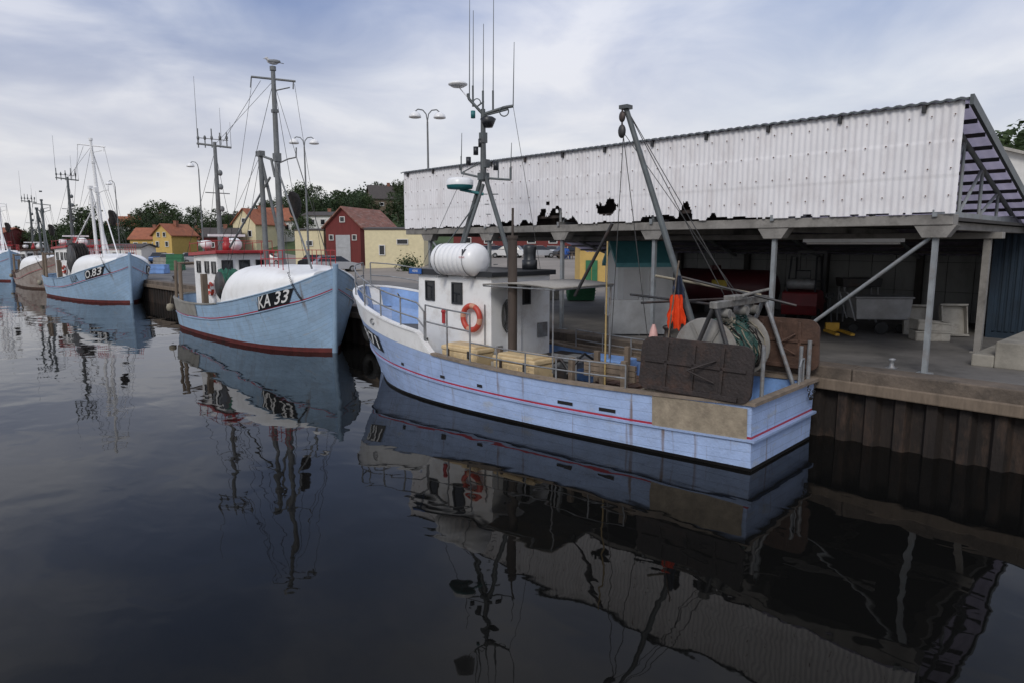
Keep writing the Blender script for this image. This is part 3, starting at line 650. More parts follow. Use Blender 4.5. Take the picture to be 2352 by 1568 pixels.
# ================================================================ CUTTERS
tabC = [(0, .02, .04, 1.2), (.12, .42, .6, 1.19), (.4, .9, 1.05, 1.16), (.9, 1.25, 1.38, 1.12), (2.5, 1.42, 1.6, 1.06), (5, 1.47, 1.66, 1.14), (7, 1.38, 1.68, 1.36),
        (8.3, 1.16, 1.62, 1.57), (9.2, .82, 1.42, 1.76), (9.8, .48, 1.03, 1.96), (10.2, .17, .5, 2.22), (10.4, .0, .03, 2.42)]
def cutter(label, org, rz, sc, reg, hullm, bootm, domem, trim, mastm, netm, sternm, lettering=True, mastlean=0., name2=None, dome=6.2, mh=8.4, boardsides=(1,), housem=None, drum=(.98, 5.35, 1.78, .44), mast2=None):
    H = Hull(tabC, .1, .08); housem = housem or M_white; mast2 = mast2 or mastm
    E = empty('fishing_boat', label, 'fishing boat', org, rz, None, sc)
    sz = lambda y: H.Z(y) - .46 - .1 * ss((y - 9.5) / .9)
    rws = lambda y: [-.55, -.2, .13, .35, .6, .8 * sz(y) + .12, sz(y) - .02, sz(y) + .02, H.Z(y) - .2, H.Z(y)]
    part(E, 'hull', hull_shell(H, rws, [1, 1, 0, 0, 0, 0, 2, 0, 0]), [hullm, bootm, M_red])
    part(E, 'rubbing_strake', strip(H, lambda y: sz(y) - .035, .03, .02, .03), hullm)
    part(E, 'inner_bulwark', hull_shell(H, lambda y: [.45, H.Z(y) - .01], [0], n=30, y0=.2, y1=10.2, off=-.07), hullm)
    part(E, 'rail_cap', strip(H, lambda y: H.Z(y) + .015, .035, .09, .04, y1=6), sternm)
    part(E, 'bow_rail_cap', strip(H, lambda y: H.Z(y) + .01, .02, .07, .03, y0=6), hullm)
    part(E, 'stern_sheathing', hull_shell(H, lambda y: [H.Z(y) - .42, H.Z(y) - .2, H.Z(y) + .06], [0, 0], n=24, y0=0, y1=3.9, off=.02), sternm, 'bare metal sheathing round stern')
    part(E, 'deck', deckplane(H, .5, .15, 9.8), M_deck)
    mb = MB(); mb.tube([H.P(10.4, z, 1) + Vector((0, .03, 0)) for z in (-.4, .4, 1., 1.6, 2.2, 2.55)], .085, 8); part(E, 'stem_post', mb, hullm)
    if dome:
        mb = MB(); n = 32; k = 20; vs = []
        for i in range(n + 1):
            t = i / n; y = dome + (10.15 - dome) * t
            b_ = H.b(y, H.Z(y)) - .03; hh = 2.47 - H.Z(y)
            if t < .16: hh *= sqrt(max(0, 1 - (1 - t / .16) ** 2)) * .9 + .1
            hh = max(.05, hh * (1 - .35 * ss((t - .55) / .45))); yy = H.P(y, H.Z(y), 1).y
            for j in range(k + 1):
                a = pi * j / k; vs.append((-b_ * (abs(cos(a)) ** .6) * (1 if cos(a) > 0 else -1), yy, H.Z(y) + .0 + hh * sin(a) ** .62 + .012 * sin(y * 2.4)))
        mb.add(vs, [(i * (k + 1) + j, i * (k + 1) + j + 1, (i + 1) * (k + 1) + j + 1, (i + 1) * (k + 1) + j) for i in range(n) for j in range(k)], True)
        mb.add([vs[j] for j in range(k + 1)], [tuple(range(k + 1))]); mb.add([vs[n * (k + 1) + j] for j in range(k + 1)], [tuple(range(k + 1))])
        part(E, 'whaleback', mb, domem, 'rounded white foredeck shelter')
    mb = MB(); mb.prism([(1.9, .5), (4.3, .5), (4.15, 2.78), (1.9, 2.68)], 1.84, (0, 0, 0), 0); Wh = part(E, 'wheelhouse', mb, housem, bevel=.04)
    mb = MB(); mb.prism([(1.7, 2.69), (4.4, 2.79), (4.4, 2.9), (1.7, 2.8)], 2.08, (0, 0, 0), 0); part(Wh, 'roof', mb, trim, bevel=.02)
    for x in (-.6, 0, .6): window(Wh, (x, 4.2, 2.34), .34, .40, (0, 1, 0))
    for y in (2.4, 3.2, 3.85): window(Wh, (.92, y, 2.3), .34, .38, (1, 0, 0))
    mb = MB(); mb.b2(.925, .955, 2.6, 3.0, .6, 1.95); part(Wh, 'door', mb, mat('varnished_door', (.2, .09, .04), .4))
    mb = MB()
    for x in (-1, 1): mb.tube([(x, 1.8, 3.12), (x, 4.3, 3.22), (x * .9, 4.35, 3.22)], .014); [mb.cyl((x, y, 2.82), (x, y, 3.2), .012) for y in (1.8, 2.6, 3.4, 4.3)]
    mb.tube([(-1, 4.3, 3.22), (1, 4.3, 3.22)], .014)
    part(Wh, 'roof_railing', mb, trim)
    mb = MB(); mb.lathe([(0, .5), (.1, .48), (.1, .3), (.14, .28), (.14, 0), (0, 0)], (.2, 3.2, 2.86)); part(Wh, 'searchlight_post', mb, M_redp)
    mb = MB(); mb.lathe([(0, .3), (.18, .28), (.2, .1), (.12, 0), (0, 0)], (.55, 2.2, 2.95)); part(Wh, 'satellite_dome', mb, M_whitecl)
    mb = MB(); mb.box((.1, 3.0, 3.42), (1.3, .12, .08)); mb.cyl((.1, 3.0, 2.85), (.1, 3.0, 3.38), .05); part(Wh, 'radar', mb, M_whitecl)
    mb = MB(); mb.lathe([(0, -.45), (.2, -.42), (.24, -.3), (.24, .3), (.2, .42), (0, .45)], (-.4, 2.2, 3.1), (0, 1, 0), 18); part(Wh, 'life_raft_canister', mb, M_whitecl)
    mb = MB(); mb.torus((1.0, 3.62, 1.55), .2, .05, (1, 0, 0), band=1); part(E, 'lifebuoy', mb, [M_orange, M_white])
    my = 7.2; mx = mastlean; top = Vector((mx, my, mh))
    mb = MB(); mb.cyl((0, my, 1.6), top, .12, .065, 12)
    dirv = Vector((-.72, .69, 0))
    def yb_(t, z): return Vector((mx * (z / mh), my, z)) + dirv * t
    mb.tube([yb_(-.68, mh - .18), yb_(.68, mh - .32)], .035); mb.tube([yb_(-.68, mh - .18), yb_(-.72, mh - .5)], .02); mb.tube([yb_(.62, mh - .3), yb_(.6, mh - .55)], .02)
    mb.tube([yb_(.5, mh - .5), yb_(0, mh - .6)], .02); mb.cyl(top, top + Vector((0, 0, .12)), .1)
    mb.tube([yb_(0, 5.6), yb_(.35, 5.75), yb_(.6, 5.8), yb_(.62, 6.1)], .022); mb.box((mx * .75, my, 5.8), (.2, .2, .25)); mb.box((mx * .85, my, 7.2), (.17, .17, .1))
    part(E, 'mast', mb, mastm)
    mb = MB(); mb.cyl((.1, my - .9, 1.7), (.25, my - .65, 5.9), .09, .075, 10); mb.cyl((-.5, my - .5, 1.7), (.25, my - .65, 5.9), .05); mb.tube([(.25, my - .65, 5.9), (.1, my - .2, 5.75), (.05, my - .1, 5.2)], .04); mb.box((.25, my - .65, 5.95), (.18, .3, .16))
    mb.cyl((.2, my + 2.4, 2.4), (.05, my, 5.6), .03); mb.cyl((.55, 4.4, 3.0), (.12, my - .3, 5.2), .035)
    part(E, 'derrick', mb, mastm)
    mb = MB(); mb.sph((-.45, my + .15, 4.35), (.2, .2, .42), 12, 9)
    for v_i, v in enumerate(mb.v): mb.v[v_i] = tuple(Vector(v) + Vector((.09, .09, .12)) * noise.noise(Vector(v) * 4))
    part(E, 'hanging_net', mb, M_netd)
    ay_ = 2.1; mb = MB(); mb.cyl((0, ay_, 2.82), (0, ay_, 6.8), .1, .06, 10)
    def yc(t, z): return Vector((0, ay_, z)) + dirv * t
    mb.tube([yc(-.65, 6.75), yc(.6, 6.6)], .04); mb.tube([yc(-.55, 6.95), yc(.5, 6.85)], .015); mb.tube([yc(-.45, 5.0), yc(.45, 4.95)], .02)
    for t in (-.6, -.35, -.1, .2, .45): mb.cyl(yc(t, 6.6), yc(t, 7.0 + .3 * random.random()), .022); mb.sph(yc(t, 6.95), (.05, .05, .09), 8, 5)
    for z in (4.4, 5.2, 5.7): mb.sph(yc(.14, z), (.09, .09, .11), 8, 5)
    part(E, 'aft_mast', mb, mast2)
    rods(E, 'whip_antenna', [(yc(-.62, 6.7), yc(-.62, 9.1), .012, .006), (yc(.25, 6.7), yc(.25, 8.0), .01, .005), (yc(.6, 6.6), yc(.6, 7.5), .01, .005)], mast2, 5)
    mb = MB()
    T = top - Vector((0, 0, .3))
    for a, c in ((T, (0, 10.3, 2.5)), (T, (1.55, 6, 1.3)), (T, (-1.55, 6, 1.3)), (T, yc(0, 6.7)), (yb_(-.7, mh - .5), (1.2, 5.2, 1.3)), (yb_(.65, mh - .4), (-.7, 8.6, 2.4)), (yc(0, 6.5), (1.3, .8, 1.2)), (yc(0, 6.5), (-1.3, .8, 1.2)),
                 (yc(0, 6.0), (0, .1, 1.2)), ((.25, my - .65, 5.9), (1.0, 3.0, 1.9)), (yb_(0, 5.7), (.9, 9.6, 2.3)), (yb_(.6, 5.8), (-.3, 9.9, 2.3)), ((.25, my - .65, 5.9), (.4, 5.0, 2.4)), (yb_(-.4, mh - .3), yc(.3, 6.8))):
        mb.cyl(a, c, .008, n=4)
    part(E, 'rigging', mb, M_cable)
    mb = MB(); zt = 2.92; ra, rb = 7.6, 9.1
    def rp(i, s_, z): y = ra + (rb - ra) * i / 5; return (s_ * min(.85, H.b(y, H.Z(y)) - .35), y, z)
    for i in range(6):
        for s_ in (-1, 1): mb.cyl(rp(i, s_, 2.2), rp(i, s_, zt), .012)
    for z in (2.66, zt):
        for s_ in (-1, 1): mb.tube([rp(i, s_, z) for i in range(6)], .012)
        mb.tube([rp(0, -1, z), rp(0, 1, z)], .012)
    part(E, 'foredeck_railing', mb, trim)
    dx_, dy_, dz_, dr = drum
    mb = MB(); k = dr / .5; mb.lathe([(0, -.34), (.5 * k, -.34), (.5 * k, -.31), (.18, -.31), (.18, .31), (.5 * k, .31), (.5 * k, .34), (0, .34)], (dx_, dy_, dz_), (1, 0, 0), 24); mb.box((dx_, dy_, (dz_ + .5) / 2), (.2, .2, dz_ - .5)); nd = part(E, 'net_drum', mb, M_darkmetal)
    mb = MB(); mb.lathe([(.15, -.3)] + [((.54 + .05 * sin(i * 2.1)) * k, -.29 + i * .045) for i in range(14)] + [(.15, .31)], (dx_, dy_, dz_), (1, 0, 0), 22)
    for v_i, v in enumerate(mb.v): mb.v[v_i] = (v[0] + .06 * noise.noise(Vector(v) * 3), v[1] + .1 * noise.noise(Vector(v) * 5), v[2] + .1 * noise.noise(Vector(v) * 5 + Vector((3, 0, 0))))
    part(nd, 'wound_net', mb, netm)
    rods(E, 'stern_gallows', [((1.3, .9, 1.), (1.25, .9, 2.5), .06), ((-1.3, .9, 1.), (-1.25, .9, 2.5), .06), ((1.35, 1.6, 1.), (1.3, 1.5, 2.4), .07), ((-1.25, .9, 2.4), (1.25, .9, 2.4), .05)], M_wood)
    mb = MB(); mb.b2(1.25, 1.42, 3.9, 4.1, .8, 2.1); part(E, 'timber_post', mb, M_wood)
    mb = MB(); mb.cyl((1.5, .75, .85), (1.45, .8, 1.2), .01); mb.lathe([(0, -.16), (.11, -.12), (.14, 0), (.11, .12), (0, .16)], (1.5, .75, .75)); part(E, 'fender', mb, M_rope)
    mb = MB()
    for k in range(16):
        t = k / 15; mb.torus(H.P(9.8 + .15 * t, 2.3 - .75 * t - .1 * sin(pi * t), 1, .04), .026, .008, (k % 2, 1, .3), 10, 5)
    part(E, 'anchor_chain', mb, M_darkmetal)
    if lettering:
        for s_ in boardsides: reg_board(E, H, s_, 9.22, 1.08, .44, -.25, reg, .5, sx=1.08, skew=.38)
    if name2:
        tv, tf = text_geo(name2, .5, .0); mb = MB(); mb.add(onhull(H, [(v[0] * .8, v[1] * 1.0) for v in tv], 1, 7.4, lambda y: H.Z(y) - .24, .03, 1), tf); part(E, 'name_lettering', mb, M_black)
    return E
M_domew = mat('white_foredeck_paint', (.84, .84, .83), .45, var=.08, scale=1.5, dirt=(.55, .52, .47), damt=.5, dscale=1.6, bump=.15, bscale=3)
cutter('light blue fishing cutter numbered KA33 with white foredeck', (9.72, 28.25, 0), pi, 1., 'KA 33', M_blue2, M_boot, M_domew, M_redp, M_mastl, M_netg, mat('bare_stern_steel', (.33, .32, .29), .6, var=.3, metal=.2, dirt=(.2, .17, .12), damt=.6))
cutter('light blue fishing cutter numbered O.83 with white mast', (9.2, 51.3, 0), pi + .09, 1.05, 'O.83', M_blue2, M_boot, M_domew, M_redp, M_whitecl, M_netd, M_blue2, mastlean=.25, name2='JULIA', mh=8.3, boardsides=(1, -1), drum=(.85, 5.7, 2.15, .78), mast2=M_mast, dome=7.0)
cutter('rusty white and brown trawler with masts', (9.6, 66.0, 0), pi, .95, '', mat('worn_white_hull', (.42, .36, .32), .6, var=.3, dirt=(.14, .07, .05), damt=.8, planks=7.5), M_rust, M_domew, M_rust, M_mast, M_netd, M_rust, False, mh=6.5)
cutter('blue fishing cutter moored further along the quay', (9.0, 82.5, 0), pi, 1.05, '', M_blue2, M_boot, M_domew, M_redp, M_whitecl, M_netd, M_blue2, False, mh=6.6)
cutter('red fishing cutter at far end of the quay', (8.0, 101, 0), pi, 1.1, '', M_redp, M_boot, M_domew, M_whitecl, M_mast, M_netd, M_redp, False, mh=6.6)

# gull
mb = MB(); mb.sph((0, 0, .13), (.07, .17, .075), 12, 8, rot=(.15, 0, 0)); mb.sph((0, .17, .23), (.045, .055, .045), 10, 6); mb.cyl((0, .1, .17), (0, .17, .22), .05, .04); mb.cyl((0, .21, .225), (0, .28, .21), .014, .004)
mb.add([(-.03, -.12, .13), (.03, -.12, .13), (.05, -.33, .10), (-.05, -.33, .10)], [(0, 1, 2, 3)]); mb.cyl((.02, 0, .07), (.02, 0, 0), .006); mb.cyl((-.02, 0, .07), (-.02, 0, 0), .006)
mb.cur = 1
for s_ in (-1, 1): mb.sph((s_ * .06, -.05, .15), (.02, .19, .05), 8, 6)
thing('gull', 'gull perched on top of a boat mast', 'bird', mb, [M_gull, mat('gull_wing', (.2, .21, .22))], (9.72, 21.05, 8.52), radians(60))

# ================================================================ SHED
FX = 11.4; FY0, FY1 = 2.87, 16.6; FZ0, FZ1 = 3.54, 5.10
SH = empty('harbour_shed', 'open harbour shed with torn white corrugated fascia on posts', 'shed', (0, 0, 0))
def torn(y, z):
    dzz = z - FZ0
    h = .012 + .012 * noise.noise(Vector((y * 14, 0, 1)))
    for c, w, a in ((10.85, .42, .40), (10.3, .3, .16), (11.6, .22, .11), (12.3, .3, .12), (12.8, .12, .07), (7.8, .4, .12), (7.32, .17, .34), (8.2, .15, .11), (6.75, .13, .10), (6.3, .45, .05), (9.1, .45, .03), (5.0, .1, .07), (3.9, .2, .03), (13.5, .3, .05), (14.6, .2, .03)):
        h = max(h, a * max(0, 1 - ((y - c) / w) ** 2) ** .6)
    n1 = noise.noise(Vector((y * 5, z * 6, 3))); n2 = noise.noise(Vector((y * 16, z * 9, 1)))
    if dzz < h * (1 + .9 * n1 + .3 * n2): return True
    return ((y - 9.2) / .3) ** 2 + ((z - 3.87) / .17) ** 2 + 1.0 * n1 + .35 * n2 < .8
mb = MB(); ny = 640; nz = 60; vs = []
for i in range(ny + 1):
    y = FY0 + (FY1 - FY0) * i / ny
    for j in range(nz + 1):
        z = FZ0 + (FZ1 - FZ0) * j / nz; vs.append((FX + .011 * sin(2 * pi * y / .098) + .008 * noise.noise(Vector((y * .8, z * 2, 0))) - (.006 if int((z - FZ0) / .52) % 2 else 0), y, z))
fs = []
for i in range(ny):
    y = FY0 + (FY1 - FY0) * (i + .5) / ny
    for j in range(nz):
        z = FZ0 + (FZ1 - FZ0) * (j + .5) / nz
        if z < 4.25 and torn(y, z): continue
        a = i * (nz + 1) + j; fs.append((a, a + nz + 1, a + nz + 2, a + 1))
mb.add(vs, fs, True)
mb.cur = 1
for z in (3.8, 4.18, 4.56, 4.92):
    y = FY0 + .1
    while y < FY1:
        if not torn(y, z) and not torn(y, z - .05): mb.cyl((FX - .026, y, z), (FX - .012, y, z), .010, n=6)
        y += .294
part(SH, 'fascia', mb, [M_fascia, mat('rusty_screw', (.12, .05, .03))], 'torn white corrugated plastic fascia')
mb = MB(); mb.b2(12.0, 12.04, 5.7, 16.5, 3.5, 4.75)  # dark sheet added behind the torn holes to hide the lit roof underside
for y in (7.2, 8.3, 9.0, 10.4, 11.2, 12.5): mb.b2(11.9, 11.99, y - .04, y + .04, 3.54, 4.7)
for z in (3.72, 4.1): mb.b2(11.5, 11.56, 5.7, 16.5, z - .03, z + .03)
part(SH, 'added_dark_backing', mb, M_holedark)
RS = -.285
def rz_(x): return 5.08 + RS * (x - 11.5)
mb = MB(); n = 340; vs = []
for i in range(n + 1):
    y = FY0 - .06 + (FY1 + .12 - FY0) * i / n; w = .014 * sin(2 * pi * y / .16)
    for x in (11.40, 13, 15, 17, 19.5): vs.append((x, y, rz_(x) + .03 + w))
mb.add(vs, [(i * 5 + j, i * 5 + j + 1, i * 5 + 6 + j, i * 5 + 5 + j) for i in range(n) for j in range(4)], True)
RF = part(SH, 'roof', mb, M_roofsh)
for k in range(16):
    x = 11.6 + k * .5; mb = MB(); mb.box((x, (FY0 + FY1) / 2, rz_(x) - .01), (.05, FY1 - FY0, .06)); part(RF, 'purlin', mb, M_darkmetal)
for k in range(12): mb = MB(); y = FY0 + .5 + k * 1.18; mb.box((FX - .03, y, FZ1 - .06), (.05, .05, .11)); part(RF, 'gutter_bracket', mb, M_darkmetal)
mb = MB(); vs = []; n = 300
for i in range(n + 1):
    yy = FY0 - .06 + (FY1 + .1 - FY0) * i / n
    zz = 5.125 + .012 * sin(2 * pi * yy / .16)
    vs += [(11.33, yy, zz), (11.50, yy, zz + .012), (11.33, yy, zz - .028)]
mb.add(vs, [(3 * i, 3 * i + 1, 3 * i + 4, 3 * i + 3) for i in range(n)] + [(3 * i + 2, 3 * i, 3 * i + 3, 3 * i + 5) for i in range(n)]); part(RF, 'roof_edge', mb, M_mast)
mb = MB(); mb.prism([(11.36, 5.02), (19.5, rz_(19.5) - .14), (19.5, rz_(19.5) + .02), (11.36, 5.16)], .05, (0, FY0 - .09, 0), 1); part(RF, 'verge_trim', mb, M_mast)
for y in (3.13, 5.6, 8.1, 10.6, 13.1, 15.6):
    mb = MB()
    mb.box((15.2, y, 3.55), (7.6, .06, .1))
    mb.cyl((11.5, y, 5.0), (19.4, y, rz_(19.4) - .06), .045, n=6)
    for xa, xb in ((11.55, 12.6), (12.6, 12.6), (12.6, 13.8), (13.8, 13.8), (13.8, 15.0), (15, 15), (15.0, 16.4), (16.4, 16.4)):
        mb.cyl((xa, y, 3.57), (xb, y, rz_(xb) - .05), .028, n=6)
    mb.cyl((11.5, y, 3.6), (11.5, y, 5.0), .035, n=6)
    part(SH, 'roof_truss', mb, M_post)
mb = MB(); mb.b2(11.44, 11.72, 2.9, 16.6, 3.38, 3.535)
for y in (3.13, 5.6, 8.1, 10.6, 13.1, 15.6):
    mb.prism([(y - .28, 3.382), (y + .28, 3.382), (y + .16, 3.2), (y - .16, 3.2)], .22, (11.57, 0, 0), 0); mb.b2(11.75, 19.9, y - .08, y + .08, 3.32, 3.44)
mb.b2(14.5, 14.7, 2.9, 16.6, 3.2, 3.315)
part(SH, 'concrete_beam', mb, M_concb, bevel=.01)
mb = MB(); mb.b2(11.75, 20, 2.95, 16.5, 3.45, 3.5); part(SH, 'light_block_ceiling', mb, M_ceil)  # ceiling added to keep light through the roof sheets off the interior
for x, y in [(11.56, y) for y in (3.13, 5.6, 8.1, 10.6, 13.1, 15.6)] + [(14.6, 3.13), (14.6, 15.6)]:
    mb = MB(); w_ = .036 if x < 12 else .055
    mb.b2(x - w_, x + w_, y - w_, y + w_, QZ, 3.3)
    mb.b2(x - .1, x + .1, y - .1, y + .1, QZ, QZ + .03); part(SH, 'post', mb, M_post if x < 12 else M_concb)
rods(SH, 'diagonal_brace', [((11.56, 3.2, 3.2), (11.56, 5.55, 1.2), .03), ((11.56, 15.5, 3.2), (11.56, 13.2, 1.2), .03)], M_post)
mb = MB()
for i in range(18):
    y = 3.3 + i * .6
    if y + .6 > 14: break
    for j in range(3): mb.b2(20, 20.08, y + .008, y + .592, QZ + j * .75, QZ + j * .75 + .738)
mb.cur = 1
for y in (3.3, 5.7, 8.1, 10.5, 12.9): mb.b2(19.85, 19.99, y - .08, y + .08, QZ, 3.4)
mb.b2(20.09, 20.15, 3.2, 14, QZ, 3.5)
part(SH, 'back_wall', mb, [M_backw, M_ceil])
mb = MB(); mb.b2(12.9, 13.05, 4.0, 5.7, 3.14, 3.2); mb.cur = 1; mb.cyl((12.97, 4.05, 3.12), (12.97, 5.65, 3.12), .02); part(SH, 'fluorescent_fixture', mb, [M_whitecl, M_wht])

def cylw(mb, c, r, w, ax=(1, 0, 0)): mb.lathe([(0, -w / 2), (r * .55, -w / 2), (r * .9, -w / 2), (r, -w * .3), (r, w * .3), (r * .9, w / 2), (0, w / 2)], c, ax, 20)
T = empty('storage_tank', 'red cylindrical steel tank lying on cradles', 'tank', (17.2, 9.7, QZ))
mb = MB(); mb.lathe([(0, -1.5), (.25, -1.47), (.42, -1.38), (.5, -1.25), (.5, 1.25), (.42, 1.38), (.25, 1.47), (0, 1.5)], (0, 0, .78), (0, 1, 0), 28); mb.cyl((0, .3, 1.25), (0, .3, 1.38), .15, n=12); part(T, 'tank_shell', mb, mat('tank_red', (.075, .011, .015), .5, var=.3))
for yy in (-.92, .92): mb = MB(); mb.b2(-.4, .4, yy - .08, yy + .08, 0, .4); part(T, 'cradle', mb, M_darkmetal)
mb = MB(); mb.b2(-.515, -.505, -.35, .1, .8, 1.0); part(T, 'yellow_label', mb, mat('yellow_label', (.5, .38, .05)))
K = empty('forklift', 'red forklift truck with black mast and overhead guard', 'forklift', (17.3, 7.5, QZ), radians(-75), sc=.8)
mb = MB(); mb.prism([(-1.1, .3), (.8, .3), (.9, .6), (.3, .75), (.1, .95), (-.4, 1.05), (-1.1, 1.0), (-1.2, .6)], 1.0, (0, 0, 0), 0); part(K, 'body', mb, M_redd, bevel=.05)
mb = MB()
for x in (-.4, .4): mb.b2(x - .05, x + .05, .95, 1.05, .1, 2.2)
for z in (.5, 1.2, 2.15): mb.b2(-.4, .4, .97, 1.03, z, z + .08)
mb.b2(-.3, -.18, 1.05, 2.0, .08, .13); mb.b2(.18, .3, 1.05, 2.0, .08, .13); part(K, 'mast', mb, M_black)
mb = MB()
for x in (-.4, .4): mb.cyl((x, .6, .8), (x * .9, .3, 2.05), .03); mb.cyl((x, -.9, 1.0), (x * .9, -.6, 2.05), .03); mb.cyl((x * .9, -.6, 2.07), (x * .9, .35, 2.07), .025)
for i in range(6): mb.b2(-.38, .38, -.6 + i * .17, -.55 + i * .17, 2.05, 2.09)
part(K, 'overhead_guard', mb, M_black)
mb = MB(); mb.box((0, -.35, 1.15), (.45, .4, .12)); mb.box((0, -.55, 1.4), (.42, .1, .5)); part(K, 'seat', mb, M_black, bevel=.03)
mb = MB(); mb.lathe([(0, -.4), (.13, -.38), (.16, -.25), (.16, .25), (.13, .38), (0, .4)], (0, -1.0, 1.25), (1, 0, 0)); part(K, 'gas_bottle', mb, M_steel)
for x in (-.45, .45):
    for y, r in ((.65, .3), (-.8, .25)): mb = MB(); cylw(mb, (x, y, r), r, .2); part(K, 'wheel', mb, M_tyre)
K = empty('fish_trolley', 'grey steel wheeled fish tub trolley on shed floor', 'trolley', (16.2, 5.4, QZ), radians(-50))
mb = MB(); mb.box((0, 0, .56), (1.1, .62, .46), taper=1.06); mb.box((0, 0, .81), (1.22, .72, .04)); part(K, 'tub', mb, mat('stainless_tub', (.26, .26, .26), .5, metal=.2, dirt=(.15, .14, .13), damt=.6), bevel=.03)
for x in (0, .5, -.5): mb = MB(); cylw(mb, (x, -.25 if x == 0 else 0, .14 if x == 0 else .1), .14 if x == 0 else .1, .06, (0, 1, 0)); part(K, 'wheel', mb, M_tyre)
mb = MB(); mb.tube([(-.55, -.25, .3), (-.75, -.25, .9), (-.75, .25, .9), (-.55, .25, .3)], .02); part(K, 'handle', mb, M_steel)
K = empty('fish_trolley', 'dark open fish tray on trolley legs by the wall', 'trolley', (18.3, 6.6, QZ), radians(-50))
mb = MB(); mb.box((0, 0, 1.0), (.9, .5, .22), taper=1.08); part(K, 'tub', mb, M_darkmetal, bevel=.02)
rods(K, 'leg', [((x, y, 0), (x, y, .9), .025) for x in (-.4, .4) for y in (-.2, .2)], M_steel)
K = empty('pallet_jack', 'yellow hand pallet truck parked on concrete floor', 'pallet truck', (15.45, 6.0, QZ), radians(-50), sc=.7)
mb = MB(); mb.b2(-.28, -.16, -.9, .2, .05, .12); mb.b2(.16, .28, -.9, .2, .05, .12); mb.b2(-.2, .2, .2, .32, .05, .32); part(K, 'fork', mb, mat('yellow_paint', (.5, .28, .02), .5, var=.3))
mb = MB(); mb.tube([(0, .35, .3), (0, .6, 1.05), (-.13, .62, 1.1), (.13, .62, 1.1), (.1, .6, 1.22), (-.1, .6, 1.22), (-.13, .62, 1.1)], .022); part(K, 'handle', mb, M_black)
mb = MB(); cylw(mb, (0, .35, .09), .09, .2); part(K, 'wheel', mb, M_tyre)
def crate(loc, rot, m=M_wht, dims=(.62, .42, .2), lab='white plastic fish crate leaning in shed', grp='white fish crates'):
    w, d, h = dims; mb = MB(); t = .02
    mb.b2(-w / 2, w / 2, -d / 2, d / 2, 0, t)
    for s_ in (-1, 1): mb.b2(-w / 2, w / 2, s_ * d / 2 - t / 2, s_ * d / 2 + t / 2, t, h); mb.b2(s_ * w / 2 - t / 2, s_ * w / 2 + t / 2, -d / 2 + t, d / 2 - t, t, h)
    mb.b2(-w / 2 - .03, w / 2 + .03, -d / 2 - .03, -d / 2 + .0, h - .03, h); mb.b2(-w / 2 - .03, w / 2 + .03, d / 2, d / 2 + .03, h - .03, h)
    o = thing('fish_crate', lab, 'crate', mb, m, loc, 0, grp); o.rotation_euler = rot; return o
M_crate = mat('grimy_white_plastic', (.34, .32, .28), .7, var=.3, dirt=(.15, .13, .11), damt=.7, dscale=5)
crate((16.6, 4.75, QZ + .3), (radians(75), 0, radians(-60)), M_crate, (.5, .6, .15)); crate((16.9, 4.15, QZ + .33), (radians(78), 0, radians(-50)), M_crate, (.5, .62, .15)); crate((15.8, 4.25, QZ + .01), (0, 0, radians(-55)), M_crate); crate((15.82, 4.27, QZ + .2), (0, .1, radians(-50)), M_crate)
mb = MB(); mb.b2(0, 2.6, 0, 2.35, 0, .42); mb.b2(-.02, 2.6, 2.352, 2.66, 0, .2); thing('concrete_plinth', 'weathered concrete plinth at shed edge', 'plinth', mb, M_concp, (13.0, .2, QZ), bevel=.02)
K = empty('shipping_container', 'dark blue corrugated steel shipping container', 'container', (17.2, .9, QZ))
mb = MB(); mb.b2(0.02, 5.98, .02, 2.63, .05, 2.38)
for i in range(22): mb.b2(-.02, .02, .1 + i * .115, .16 + i * .115, .15, 2.3)
part(K, 'container_body', mb, M_bluecon); mb = MB()
mb.b2(-.03, 0.07, -.02, 2.65, 2.32, 2.42); mb.b2(-.03, .07, -.02, 2.65, 0, .12); mb.b2(-.04, .07, -.03, .07, 0, 2.43); mb.b2(-.04, .07, 2.57, 2.67, 0, 2.43); part(K, 'container_frame', mb, M_bluecon)
K = empty('steel_screen', 'grey galvanised steel screen standing on quay', 'screen', (11.98, 8.72, QZ), FACE)
mb = MB(); mb.b2(-.62, .62, -.03, .03, .05, .78); part(K, 'panel', mb, mat('zinc_sheet', (.30, .31, .32), .5, metal=.4, var=.25, dirt=(.16, .15, .14), damt=.5))
for x in (-.64, .64, 0): mb = MB(); mb.b2(x - .02, x + .02, .032, .08, 0, .82); part(K, 'frame', mb, M_steel)
for yb, kx, sc_ in ((3.65, 11.75, .5), (8.0, 11.95, .9), (16.8, 11.95, .9), (29.5, 11.95, .9), (39, 11.95, .9), (54, 11.95, .9)):
    mb = MB(); mb.lathe([(.11, 0), (.09, .04), (.065, .12), (.06, .2), (.1, .25), (.11, .29), (.06, .32), (0, .33)]); mb.box((0, 0, .01), (.3, .3, .02))
    o = thing('bollard', 'iron mooring bollard on quay edge', 'bollard', mb, M_darkmetal if sc_ > .6 else M_steel, (kx, yb, QZ + .01), group='mooring bollards'); o.scale = (sc_,) * 3
def sag(a, b, s_, n=10): a = Vector(a); b = Vector(b); return [a.lerp(b, i / n) - Vector((0, 0, s_ * sin(pi * i / n))) for i in range(n + 1)]
mb = MB(); mb.tube(sag((9.5, 14.2, 1.9), (11.95, 16.8, 1.38), .25), .018); thing('mooring_rope', 'mooring rope from boat bow to bollard', 'rope', mb, M_rope)
mb = MB(); mb.tube(sag((9.7, 18.2, 2.1), (11.95, 16.8, 1.38), .2), .018); thing('mooring_rope', 'mooring rope from cutter bow to bollard', 'rope', mb, M_rope)
